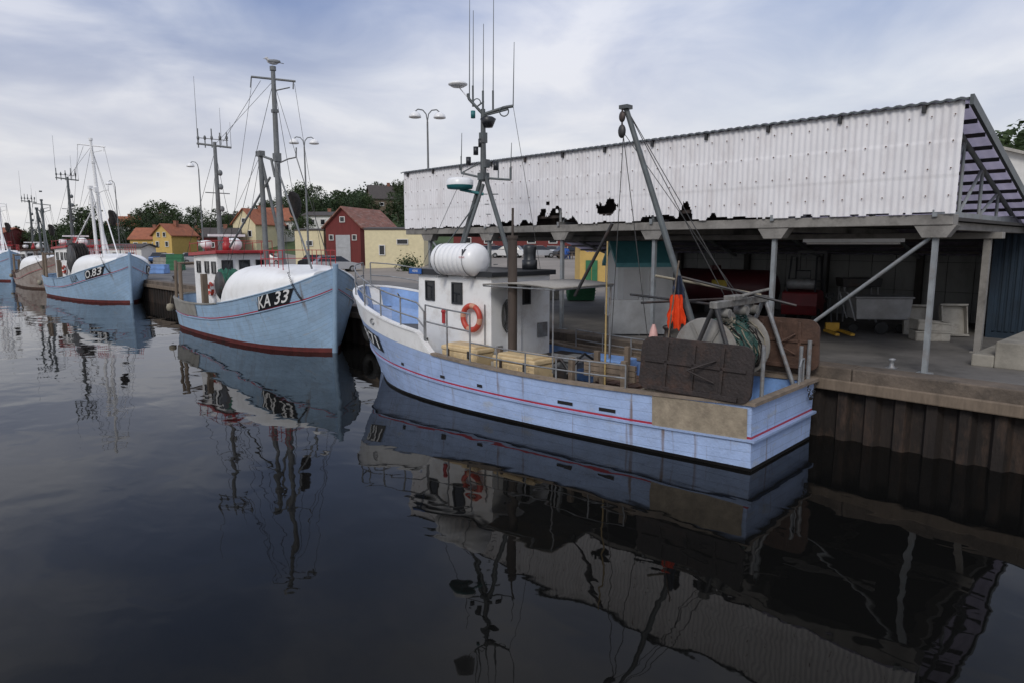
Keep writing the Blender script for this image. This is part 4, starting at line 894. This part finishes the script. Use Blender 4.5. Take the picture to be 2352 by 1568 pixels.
for yb in (17.2, 17.9):
    mb = MB(); mb.torus((0, 0, 0), .3, .11, (1, 0, 0)); thing('tyre_fender', 'black tyre fender hanging on quay wall', 'tyre', mb, M_tyre, (QX - .13, yb, .55), group='tyre fenders')

# ================================================================ BUILDINGS
def house(name, label, cat, r, f, w, d, h, rh, wm, rm, rz=0., gable='x', wins=(), doors=(), z=None, chimney=True, over=.25):
    X, Y = site(r, f); g = (gz(X, Y) if z is None else z) - .1
    E = empty(name, label, cat, (X, Y, g), FACE + rz)
    mb = MB()
    if gable == 'y': mb.prism([(-w / 2, -1.5), (w / 2, -1.5), (w / 2, h), (0, h + rh), (-w / 2, h)], d, (0, 0, 0), 1)
    else: mb.prism([(-d / 2, -1.5), (d / 2, -1.5), (d / 2, h), (0, h + rh), (-d / 2, h)], w, (0, 0, 0), 0)
    part(E, 'wall', mb, wm)
    mb = MB(); a, L_ = (w / 2, d) if gable == 'y' else (d / 2, w); t = .12; k = rh / a
    for s_ in (-1, 1):
        pl = [(0, h + rh + .01), (s_ * (a + over), h - k * over + .01), (s_ * (a + over), h - k * over + t), (0, h + rh + t)]
        mb.prism(pl, L_ + 2 * over, (0, 0, 0), 1 if gable == 'y' else 0)
    Rf = part(E, 'roof', mb, rm)
    if chimney: mb = MB(); c = (w * .1, 0, h + rh); mb.box(c, (.4, .4, .9)); mb.box((c[0], c[1], c[2] + .46), (.46, .46, .08)); part(Rf, 'chimney', mb, mat('chimney_brick', (.25, .1, .06)))
    for x, zc, ww, hh in wins: window(E, (x, -d / 2, zc), ww, hh, (0, -1, 0), M_wht, M_glass, .05)
    for x, ww, hh, m_ in doors: mb = MB(); mb.box((x, -d / 2 - .03, hh / 2), (ww, .05, hh)); mb.box((x, -d / 2 - .06, hh * .6), (ww * .9, .03, .04)); part(E, 'door', mb, m_)
    return E
def R(px, f): return (px - 1176) / 1584 * f
house('boat_barn', 'dark red timber barn with rusty corrugated roof', 'barn', R(833, 57.3), 57.3, 3.0, 6.5, 3.1, 1.4, M_rdw, M_roofr, rz=radians(-15), gable='y', wins=[(-1.0, 2.2, .35, .4), (1.0, 2.2, .35, .4), (0, 3.6, .4, .4)], doors=[(0, 1.25, 2.4, M_grydoor)], chimney=False)
house('workshop', 'cream brick flat workshop building', 'workshop', R(915, 52), 52, 4.3, 3.6, 2.75, .12, M_crm, M_roofd, rz=0, wins=[(.6, 1.9, .8, .35), (-.9, 1.3, .4, .7)], chimney=False, over=.06)
house('workshop', 'cream brick low store beside red barn', 'store', R(735, 58), 57, 2.3, 4, 2.9, .1, M_crm, M_roofd, wins=[(0, 1.9, .5, .4)], chimney=False, over=.06)
house('house', 'white house with dark flat pitched roof', 'house', R(752, 90), 90, 4.4, 5, 2.6, .5, M_wht, M_roofd, wins=[(-1.2, 1.8, .8, .7), (.2, 1.8, .6, .7), (1.3, 1.8, .6, .7)])
house('house', 'cream gabled house with orange tiled roof', 'house', R(597, 82), 82, 3.2, 5, 2.9, 1.6, M_crm, M_roofo, rz=radians(-20), gable='y', wins=[(-.8, 1.7, .5, .7), (.8, 1.7, .5, .7), (0, 3.2, .5, .5)])
house('house', 'house wing with orange tiled roof', 'house', R(643, 88), 88, 4.0, 5, 2.4, 1.5, M_wht, M_roofo, rz=radians(10), wins=[(-1.3, 1.5, .5, .7), (0, 1.5, .5, .7), (1.3, 1.5, .5, .7)])
house('house', 'yellow gabled house with orange tiled roof', 'house', R(403, 84), 84, 2.8, 4, 2.5, 1.2, M_yel, M_roofo, rz=radians(-18), gable='y', wins=[(-.7, 1.4, .45, .6), (.7, 1.4, .45, .6), (-.5, 2.5, .4, .55), (.4, 2.5, .4, .55)])
house('house', 'yellow house wing with orange tiled roof', 'house', R(352, 90), 90, 3.8, 4, 2.0, 1.3, M_yel, M_roofo, wins=[(-1.2, 1.2, .5, .6), (0, 1.2, .5, .6), (1.2, 1.2, .5, .6)])
house('shed', 'white low harbour shed', 'shed', R(325, 76), 74, 3.6, 3, 1.7, .3, M_wht, M_roofd, wins=[(-1.0, 1.0, .5, .4), (.6, 1.0, .9, .4)], chimney=False)
house('house', 'house with orange roof among trees', 'house', R(447, 98), 98, 4., 4, 1.8, 1.3, M_wht, M_roofo, wins=[(-1.2, 1.1, .6, .6), (1.2, 1.1, .6, .6)], z=2.2)
house('house', 'dark red timber house with grey roof', 'house', R(512, 78), 78, 3.6, 4, 2.1, .9, M_rdw, M_roofd, rz=radians(20), wins=[(-1.0, 1.2, .5, .5), (.9, 1.2, .5, .5)])
house('house', 'dark roofed house high on the hill', 'house', R(888, 108), 108, 5, 5, 2.2, 2.0, mat('brown_wall', (.16, .12, .08)), M_roofd, rz=radians(20), gable='x', wins=[(-1, 1.3, .6, .5), (1, 1.3, .6, .5)])
house('house', 'small hillside house with dark roof', 'house', R(560, 120), 120, 6, 5, 2.4, 1.4, M_wht, M_roofd, wins=[(-2, 1.5, .7, .6), (1, 1.5, .7, .6)])
house('house', 'hillside house with red roof among trees', 'house', R(295, 116), 116, 4.5, 5, 2.2, 1.5, M_wht, M_roofo, rz=radians(15), wins=[(-1.3, 1.3, .7, .6), (1, 1.3, .7, .6)])
house('house', 'hillside house with brown roof among trees', 'house', R(365, 122), 122, 6, 5, 2.2, 1.8, M_crm, M_roofd, wins=[(-2, 1.5, .7, .6), (1, 1.5, .7, .6)])
house('warehouse', 'red warehouse at far harbour end', 'warehouse', R(-5, 112), 112, 6, 8, 3.2, 1.2, M_rdw, M_roofo, wins=[(-2, 2, .9, .7), (1, 2, .9, .7)], z=1.4, chimney=False)
house('warehouse', 'low white harbour warehouse', 'warehouse', R(225, 92), 92, 7, 5, 1.7, .7, M_wht, M_roofd, wins=[(-2.5, 1.2, .8, .5), (0, 1.2, .8, .5), (2.5, 1.2, .8, .5)], z=1.3, chimney=False)
house('warehouse', 'long dark red harbour building', 'warehouse', R(1215, 80), 80, 17, 6, 1.7, .8, M_rdw, M_roofd, wins=[(i * 2.4 - 7, 1.0, .9, .6) for i in range(7)], chimney=False)
KS = house('kiosk', 'yellow rendered kiosk with green doors', 'kiosk', R(1385, 34), 34, 2.5, 2.6, 1.72, .34, M_yel, mat('brown_roof', (.25, .20, .15)), wins=[], doors=[(-.85, .26, 1.1, M_green), (-.55, .26, 1.1, M_green)], chimney=False, over=.14)
CB = house('cabin', 'white harbour cabin with turquoise corrugated roof', 'cabin', R(1468, 18.6), 18.6, 1.5, 1.2, 1.42, .5, mat('cabin_white', (.86, .87, .87), .6, var=.06), M_tealroof, rz=radians(8), doors=[(-.35, .5, 1.3, M_whitecl), (.35, .5, 1.3, M_whitecl)], z=QZ + .1, chimney=False, over=.08)
house('warehouse', 'light roofed warehouse behind the shed', 'warehouse', R(2480, 26), 33, 14, 9, 4.6, 1.6, M_wht, mat('light_corrugated_roof', (.4, .38, .34), stretch=(5, 5, 1)), rz=radians(43), chimney=False, z=1.5)

X, Y = site(R(1335, 24), 24)
for i in range(4): crate((X, Y, QZ + .02 + i * .12), (0, 0, FACE + .06 * i), M_green, (.9, .6, .12), 'green plastic fish crate in a stack', 'green stacked crates')
for i in range(3): crate((X - .5, Y + 1.2, QZ + .02 + i * .2), (0, 0, FACE), M_crate, (.9, .6, .2), 'white plastic fish crate in a stack', 'white stacked crates')
for px_, f_, n_, m_, lb in ((400, 52, 4, M_green, 'green plastic fish crate in a stack'), (370, 55, 3, M_crate, 'grimy white fish crate in a stack'), (360, 46, 2, M_bluein, 'blue plastic fish crate in a stack')):
    X, Y = site(R(px_, f_), f_)
    for i in range(n_): crate((X, Y, QZ + .02 + i * .3), (0, 0, FACE + .1 * i), m_, (1.1, .8, .3), lb, 'stacked crates on far quay')
p_ = Bm @ Vector((.05, 5.0, .47)); crate(p_, (0, 0, .2), M_bluein, (.5, .35, .16), 'blue plastic fish crate on boat deck', 'crates on boat deck')
p_ = Bm @ Vector((-.55, 3.45, .47)); crate(p_, (0, 0, .1), M_crate, (.5, .35, .2), 'grimy white fish crate on boat deck', 'crates on boat deck')

def car(mp):
    E = empty('parked_car', 'parked car on harbour gravel', 'car', (0, 0, 0), 0, 'parked cars', .74)
    mb = MB(); mb.prism([(-2.1, .3), (2.05, .3), (2.15, .55), (2.05, .78), (1.1, .95), (-1.9, 1.0), (-2.15, .85), (-2.2, .5)], 1.72, (0, 0, 0), 1)
    part(E, 'body', mb, mp, bevel=.08)
    mb = MB(); vs = [(-1.85, -.8, .97), (1.15, -.8, .95), (1.15, .8, .95), (-1.85, .8, .97), (-1.45, -.62, 1.45), (.35, -.62, 1.47), (.35, .62, 1.47), (-1.45, .62, 1.45)]
    mb.add(vs, [(0, 1, 5, 4), (1, 2, 6, 5), (2, 3, 7, 6), (3, 0, 4, 7), (4, 5, 6, 7)]); part(E, 'glasshouse', mb, M_glass, bevel=.05)
    mb = MB(); mb.box((-.55, 0, 1.475), (1.75, 1.18, .03)); part(E, 'roof', mb, mp)
    for x in (-1.35, 1.3):
        for s_ in (-.8, .8):
            mb = MB(); cylw(mb, (x, s_, .31), .31, .2, (0, 1, 0)); mb.cur = 1; mb.cyl((x, s_ - .105, .31), (x, s_ + .105, .31), .18, n=10); part(E, 'wheel', mb, [M_tyre, M_steel])
    for s_ in (-.6, .6): mb = MB(); mb.box((2.1, s_, .68), (.08, .3, .13)); part(E, 'headlight', mb, M_whitecl)
    return E
cars = [car(m) for m in M_carmats]
spots = [(1133, 64, 0, .4), (1165, 62, 3, 2.9), (1200, 66, 1, .2), (1240, 63, 0, .1), (1275, 66, 3, 1.2), (1315, 60, 1, .3), (1150, 70, 4, .3), (385, 64, 3, 1.9), (368, 70, 2, 1.7), (770, 47, 0, .5), (735, 50, 1, .3), (610, 60, 3, .1), (450, 66, 0, .6)]
used = set()
for px, f, k, a in spots:
    X, Y = site(R(px, f), f); loc = (X, Y, gz(X, Y))
    if k not in used: cars[k].location = loc; cars[k].rotation_euler = (0, 0, FACE + a); used.add(k)
    else: clone(cars[k], loc, FACE + a)

X, Y = site(R(1300, 56), 56); g = gz(X, Y)
E = empty('picnic_table', 'wooden picnic table with benches on the grass', 'picnic table', (X, Y, g), FACE + .2, sc=.78)
mb = MB(); [mb.b2(-.9, .9, -.36 + i * .15, -.23 + i * .15, .72, .76) for i in range(5)]; part(E, 'table_top', mb, M_wood)
for s_ in (-.75, .75): mb = MB(); mb.b2(-.9, .9, s_ - .13, s_ + .13, .42, .46); part(E, 'seat', mb, M_wood)
for x in (-.6, .6): mb = MB(); mb.box((x, 0, .39), (.06, 1.5, .07)); mb.cyl((x, -.5, 0), (x, -.2, .72), .04); mb.cyl((x, .5, 0), (x, .2, .72), .04); part(E, 'leg', mb, M_wood)
def person(loc, rz, lab):
    J = [(0, 0, .5), (0, .02, .78), (0, .04, .98), (0, .06, 1.08), (0, .08, 1.2), (.17, .04, .94), (.23, .1, .7), (.15, .32, .66), (-.17, .04, .94), (-.23, .1, .7), (-.15, .32, .66),
         (.1, .02, .48), (.13, .42, .48), (.13, .44, .08), (.13, .56, .03), (-.1, .02, .48), (-.13, .42, .48), (-.13, .44, .08), (-.13, .56, .03), (0, .09, 1.28)]
    Ed = [(0, 1), (1, 2), (2, 3), (3, 4), (2, 5), (5, 6), (6, 7), (2, 8), (8, 9), (9, 10), (0, 11), (11, 12), (12, 13), (13, 14), (0, 15), (15, 16), (16, 17), (17, 18), (4, 19)]
    rad = [.15, .15, .15, .06, .095, .07, .05, .04, .07, .05, .04, .1, .075, .05, .045, .1, .075, .05, .045, .07]
    me = bpy.data.meshes.new('person'); me.from_pydata(J, Ed, []); me.materials.append(M_navy)
    o = bpy.data.objects.new('person', me); COL.objects.link(o); sk = o.modifiers.new('skin', 'SKIN')
    for i, r_ in enumerate(rad): me.skin_vertices[0].data[i].radius = (r_, r_ * .8)
    me.skin_vertices[0].data[0].use_root = True; o.modifiers.new('sub', 'SUBSURF').levels = 1
    o.location = loc; o.rotation_euler = (0, 0, rz); o.scale = (.78,) * 3; o['label'] = lab; o['category'] = 'person'
    mb = MB(); mb.sph((0, .095, 1.23), (.085, .1, .12), 12, 8); part(o, 'head', mb, M_skin)
    mb = MB(); mb.sph((0, .075, 1.27), (.095, .105, .105), 12, 6, -.05, .5); part(o, 'hair', mb, mat('dark_hair', (.04, .03, .02)))
    return o
ca, sa = cos(FACE + .2), sin(FACE + .2)
def loc2(x, y): return (X + (ca * x - sa * y) * .78, Y + (sa * x + ca * y) * .78, g)
person(loc2(-.3, -.75), FACE + .2, 'person in blue jacket sitting at picnic table'); person(loc2(.35, .75), FACE + .2 + pi, 'person in blue jacket sitting at picnic table')

def lamp(loc, rz, single=False):
    E = empty('street_lamp', 'grey street lamp with twin white bowl shades' if not single else 'grey street lamp with single white bowl shade', 'street lamp', loc, rz, 'street lamps along quay')
    h = 7.4; mb = MB(); mb.cyl((0, 0, 0), (0, 0, h - .5), .06, .035, 10); mb.cyl((0, 0, 0), (0, 0, .8), .1, n=10)
    for s_ in ((1,) if single else (-1, 1)): mb.tube([(0, 0, h - .5), (s_ * .05, 0, h - .2), (s_ * .18, 0, h - .05), (s_ * .38, 0, h - .02), (s_ * .5, 0, h - .12)], .025)
    part(E, 'pole', mb, M_mastl)
    for s_ in ((1,) if single else (-1, 1)):
        mb = MB(); mb.lathe([(0, .2), (.1, .18), (.2, .1), (.25, 0), (.25, -.05), (.18, -.07), (0, -.09)], (s_ * .5, 0, h - .3)); part(E, 'lamp_shade', mb, M_whitecl)
    return E
for x, y, s_ in ((17.3, 23.4, False), (17.0, 33.6, False), (16.8, 48.3, True), (16.4, 67.5, True)): lamp((x, y, QZ + .02), FACE + .15 + (pi if s_ else 0), s_)

# ================================================================ TREES
def tree_proto(hh, seed, mtl):
    random.seed(seed); tr = MB()
    tr.cyl((0, 0, -.4), (.08, .05, hh * .35), hh * .035, hh * .022); cl = []
    for k in range(9):
        a = k * 2.4; rr = hh * random.uniform(.12, .3); z = hh * random.uniform(.4, .8); e = Vector((rr * cos(a), rr * sin(a), z))
        tr.cyl((.05, .03, hh * random.uniform(.2, .4)), e, hh * .014, hh * .004, 6); cl.append((e, hh * random.uniform(.13, .2)))
    for k in range(12):
        a = random.random() * 6.28; rr = hh * .3 * random.random() ** .6; z = hh * random.uniform(.35, .93); rr *= 1.1 - abs(z / hh - .58) * 1.3
        cl.append((Vector((rr * cos(a), rr * sin(a), z)), hh * random.uniform(.08, .16)))
    cb = MB(); n = 110
    for c, r_ in cl:
        for i in range(n):
            d = Vector((random.gauss(0, 1), random.gauss(0, 1), random.gauss(0, .8))); d.normalize(); p = c + d * r_ * random.uniform(.55, 1.1)
            s_ = hh * random.uniform(.010, .022); q = Euler((random.uniform(-1, 1), random.uniform(-1, 1), random.uniform(0, 6.28))).to_matrix()
            cb.add([p + q @ Vector(v) for v in ((-s_, -s_ * .6, 0), (s_, -s_ * .6, 0), (s_ * .7, s_ * .8, s_ * .3), (-s_ * .7, s_ * .8, -s_ * .2))], [(0, 1, 2, 3)])
    E = empty('tree', 'leafy green broadleaf tree on the hillside', 'tree', (0, 0, 0), 0, 'hillside trees')
    part(E, 'trunk', tr, M_bark); part(E, 'crown', cb, mtl); return E
protos = [tree_proto(6., 3, M_tree), tree_proto(6., 5, M_tree2), tree_proto(6., 8, M_tree)]
spots = [(705, 95, 6.2), (735, 100, 5.5), (680, 98, 5.4), (720, 92, 4.5), (815, 96, 4.5), (790, 104, 4.5), (845, 98, 4.2), (870, 112, 4.5), (915, 100, 4.5), (930, 108, 5), (945, 96, 5), (650, 110, 4.5),
         (620, 108, 4.5), (590, 106, 4.), (560, 110, 4.5), (530, 104, 4), (500, 110, 4.8), (475, 105, 4), (450, 112, 5), (420, 106, 4.5), (395, 108, 5), (375, 112, 6), (345, 104, 4.5), (330, 112, 5), (300, 105, 4), (270, 102, 4.5),
         (240, 104, 4.6), (205, 98, 6.6), (190, 100, 5.6), (165, 106, 4.6), (140, 108, 4.6), (115, 106, 4), (90, 112, 4.8), (65, 114, 4.4), (40, 116, 5), (15, 118, 4.6), (100, 104, 3.6), (470, 88, 3), (545, 86, 3.4), (300, 92, 3.2), (262, 90, 3.2), (432, 90, 3.2), (690, 82, 3.6), (660, 90, 4),
         (2325, 38, 7.6), (2350, 36, 7.2), (2390, 40, 8), (960, 80, 4.5), (1150, 100, 5), (1210, 104, 5), (1260, 100, 5.5), (1330, 98, 5), (1400, 90, 5)]
for i, (px, f, h_) in enumerate(spots):
    X, Y = site(R(px, f), f); loc = (X, Y, gz(X, Y)); s_ = h_ / 6 * random.uniform(.95, 1.08); r_ = random.uniform(0, 6)
    if i < 3: protos[i].location = loc; protos[i].rotation_euler = (0, 0, r_); protos[i].scale = (s_,) * 3
    else: clone(protos[i % 3], loc, r_, (s_ * random.uniform(.9, 1.3), s_ * random.uniform(.9, 1.3), s_))
random.seed(5); mb = MB()
for k in range(1100):
    f = random.uniform(90, 150); px = random.uniform(-60, 1250); X, Y = site(R(px, f), f)
    if X < QX + 9: continue
    if px < 640 and f < 100: continue
    z = gz(X, Y); rr = random.uniform(.8, 1.9); c = Vector((X, Y, z + rr * .5))
    for i in range(36):
        d = Vector((random.gauss(0, 1), random.gauss(0, 1), random.gauss(0, .7))); d.normalize(); p = c + d * rr * random.uniform(.6, 1.05); s_ = random.uniform(.12, .28)
        q = Euler((random.uniform(-1, 1), random.uniform(-1, 1), random.uniform(0, 6.28))).to_matrix()
        mb.add([p + q @ Vector(v) for v in ((-s_, -s_ * .6, 0), (s_, -s_ * .6, 0), (s_ * .7, s_ * .8, s_ * .3), (-s_ * .7, s_ * .8, -s_ * .2))], [(0, 1, 2, 3)])
thing('hillside_shrubs', 'dense green shrubs and woodland covering hillside', 'shrubs', mb, M_tree2, kind='stuff')
mb = MB(); X, Y = site(R(938, 46), 46)
for i in range(700):
    d = Vector((random.gauss(0, .35), random.gauss(0, .35), abs(random.gauss(.4, .3)))); s_ = .06; q = Euler((random.uniform(-1, 1), random.uniform(-1, 1), random.uniform(0, 6.28))).to_matrix()
    mb.add([d + q @ Vector(v) for v in ((-s_, -s_ * .6, 0), (s_, -s_ * .6, 0), (s_ * .7, s_ * .8, s_ * .3), (-s_ * .7, s_ * .8, -s_ * .2))], [(0, 1, 2, 3)])
thing('bush', 'green bush in front of cream workshop', 'bush', mb, M_tree, (X, Y, gz(X, Y)))

# ================================================================ WORLD, SUN, CAMERA
w = bpy.data.worlds.new('World'); scene.world = w; w.use_nodes = True; N = w.node_tree.nodes; Lk = w.node_tree.links
bg = N['Background']; bg.inputs['Strength'].default_value = .11
sky = N.new('ShaderNodeTexSky'); sky.sky_type = 'NISHITA'; sky.sun_disc = False
tc = N.new('ShaderNodeTexCoord'); sp = N.new('ShaderNodeSeparateXYZ'); Lk.new(tc.outputs['Generated'], sp.inputs[0])
mxz = N.new('ShaderNodeMath'); mxz.operation = 'ADD'; mxz.inputs[1].default_value = .22; ab = N.new('ShaderNodeMath'); ab.operation = 'ABSOLUTE'; Lk.new(sp.outputs[2], ab.inputs[0]); Lk.new(ab.outputs[0], mxz.inputs[0])
dx = N.new('ShaderNodeMath'); dx.operation = 'DIVIDE'; dy = N.new('ShaderNodeMath'); dy.operation = 'DIVIDE'
Lk.new(sp.outputs[0], dx.inputs[0]); Lk.new(mxz.outputs[0], dx.inputs[1]); Lk.new(sp.outputs[1], dy.inputs[0]); Lk.new(mxz.outputs[0], dy.inputs[1])
cb = N.new('ShaderNodeCombineXYZ'); Lk.new(dx.outputs[0], cb.inputs[0]); Lk.new(dy.outputs[0], cb.inputs[1])
mp = N.new('ShaderNodeMapping'); mp.inputs['Rotation'].default_value = (0, 0, .75); mp.inputs['Scale'].default_value = (.9, 1.05, 1); mp.inputs['Location'].default_value = (5.3, 2.1, 0); Lk.new(cb.outputs[0], mp.inputs[0])
n1 = N.new('ShaderNodeTexNoise'); n1.inputs['Scale'].default_value = .9; n1.inputs['Detail'].default_value = 7; n1.inputs['Roughness'].default_value = .5; n1.inputs['Distortion'].default_value = .3; Lk.new(mp.outputs[0], n1.inputs['Vector'])
n2 = N.new('ShaderNodeTexNoise'); n2.inputs['Scale'].default_value = 1.8; n2.inputs['Detail'].default_value = 7; n2.inputs['Roughness'].default_value = .52; n2.inputs['Distortion'].default_value = .4; Lk.new(mp.outputs[0], n2.inputs['Vector'])
cc = N.new('ShaderNodeValToRGB'); e = cc.color_ramp.elements; e[0].position = .36; e[0].color = (4.0, 4.6, 6.4, 1); e[1].position = .64; e[1].color = (7.3, 7.5, 8.3, 1); Lk.new(n2.outputs[0], cc.inputs[0])
mk = N.new('ShaderNodeValToRGB'); e = mk.color_ramp.elements; e[0].position = .36; e[0].color = (.75,) * 3 + (1,); e[1].position = .6; e[1].color = (.97,) * 3 + (1,); Lk.new(n1.outputs[0], mk.inputs[0])
mx = N.new('ShaderNodeMix'); mx.data_type = 'RGBA'; Lk.new(mk.outputs[0], mx.inputs[0]); Lk.new(sky.outputs[0], mx.inputs[6]); Lk.new(cc.outputs[0], mx.inputs[7])
# thicker blue-grey bank of cloud towards the north-west of the harbour
vd = N.new('ShaderNodeVectorMath'); vd.operation = 'DOT_PRODUCT'; Lk.new(tc.outputs['Generated'], vd.inputs[0]); vd.inputs[1].default_value = (.18, .88, .43)
bk = N.new('ShaderNodeMapRange'); bk.interpolation_type = 'SMOOTHSTEP'; bk.inputs[1].default_value = .84; bk.inputs[2].default_value = .985; bk.inputs[3].default_value = 0.; bk.inputs[4].default_value = 1.2; Lk.new(vd.outputs['Value'], bk.inputs[0])
bn = N.new('ShaderNodeMapRange'); bn.inputs[1].default_value = .35; bn.inputs[2].default_value = .62; bn.inputs[3].default_value = .85; bn.inputs[4].default_value = .2; Lk.new(n2.outputs[0], bn.inputs[0])
bm_ = N.new('ShaderNodeMath'); bm_.operation = 'MULTIPLY'; bm_.use_clamp = True; Lk.new(bk.outputs[0], bm_.inputs[0]); Lk.new(bn.outputs[0], bm_.inputs[1])
mb2 = N.new('ShaderNodeMix'); mb2.data_type = 'RGBA'; Lk.new(bm_.outputs[0], mb2.inputs[0]); Lk.new(mx.outputs[2], mb2.inputs[6]); mb2.inputs[7].default_value = (2.2, 2.9, 4.8, 1)
hz = N.new('ShaderNodeMapRange'); hz.inputs[1].default_value = 0.; hz.inputs[2].default_value = .3; hz.inputs[3].default_value = .85; hz.inputs[4].default_value = 0.; Lk.new(ab.outputs[0], hz.inputs[0])
mh_ = N.new('ShaderNodeMix'); mh_.data_type = 'RGBA'; Lk.new(hz.outputs[0], mh_.inputs[0]); Lk.new(mb2.outputs[2], mh_.inputs[6]); mh_.inputs[7].default_value = (7.8, 7.6, 7.3, 1)
Lk.new(mh_.outputs[2], bg.inputs['Color'])
sl = bpy.data.lights.new('sun', 'SUN'); sl.energy = 1.5; sl.angle = radians(18); sl.color = (1, .96, .9)
so = bpy.data.objects.new('sun', sl); COL.objects.link(so)
sd = Vector((-.72, -.35, .62)).normalized(); so.rotation_euler = sd.to_track_quat('Z', 'Y').to_euler()
sky.sun_elevation = math.asin(sd.z); sky.sun_rotation = math.atan2(sd.x, sd.y)
cam = bpy.data.cameras.new('camera'); co = bpy.data.objects.new('camera', cam); COL.objects.link(co); scene.camera = co
cam.sensor_width = 36; cam.lens = 24; cam.clip_end = 5000
co.location = (0, 0, 3.1); co.rotation_euler = (radians(90 - 8.06), 0, -radians(43.3))
scene.view_settings.view_transform = 'Standard'; scene.view_settings.look = 'None'; scene.view_settings.exposure = 0
scene.unit_settings.scale_length = 1.35
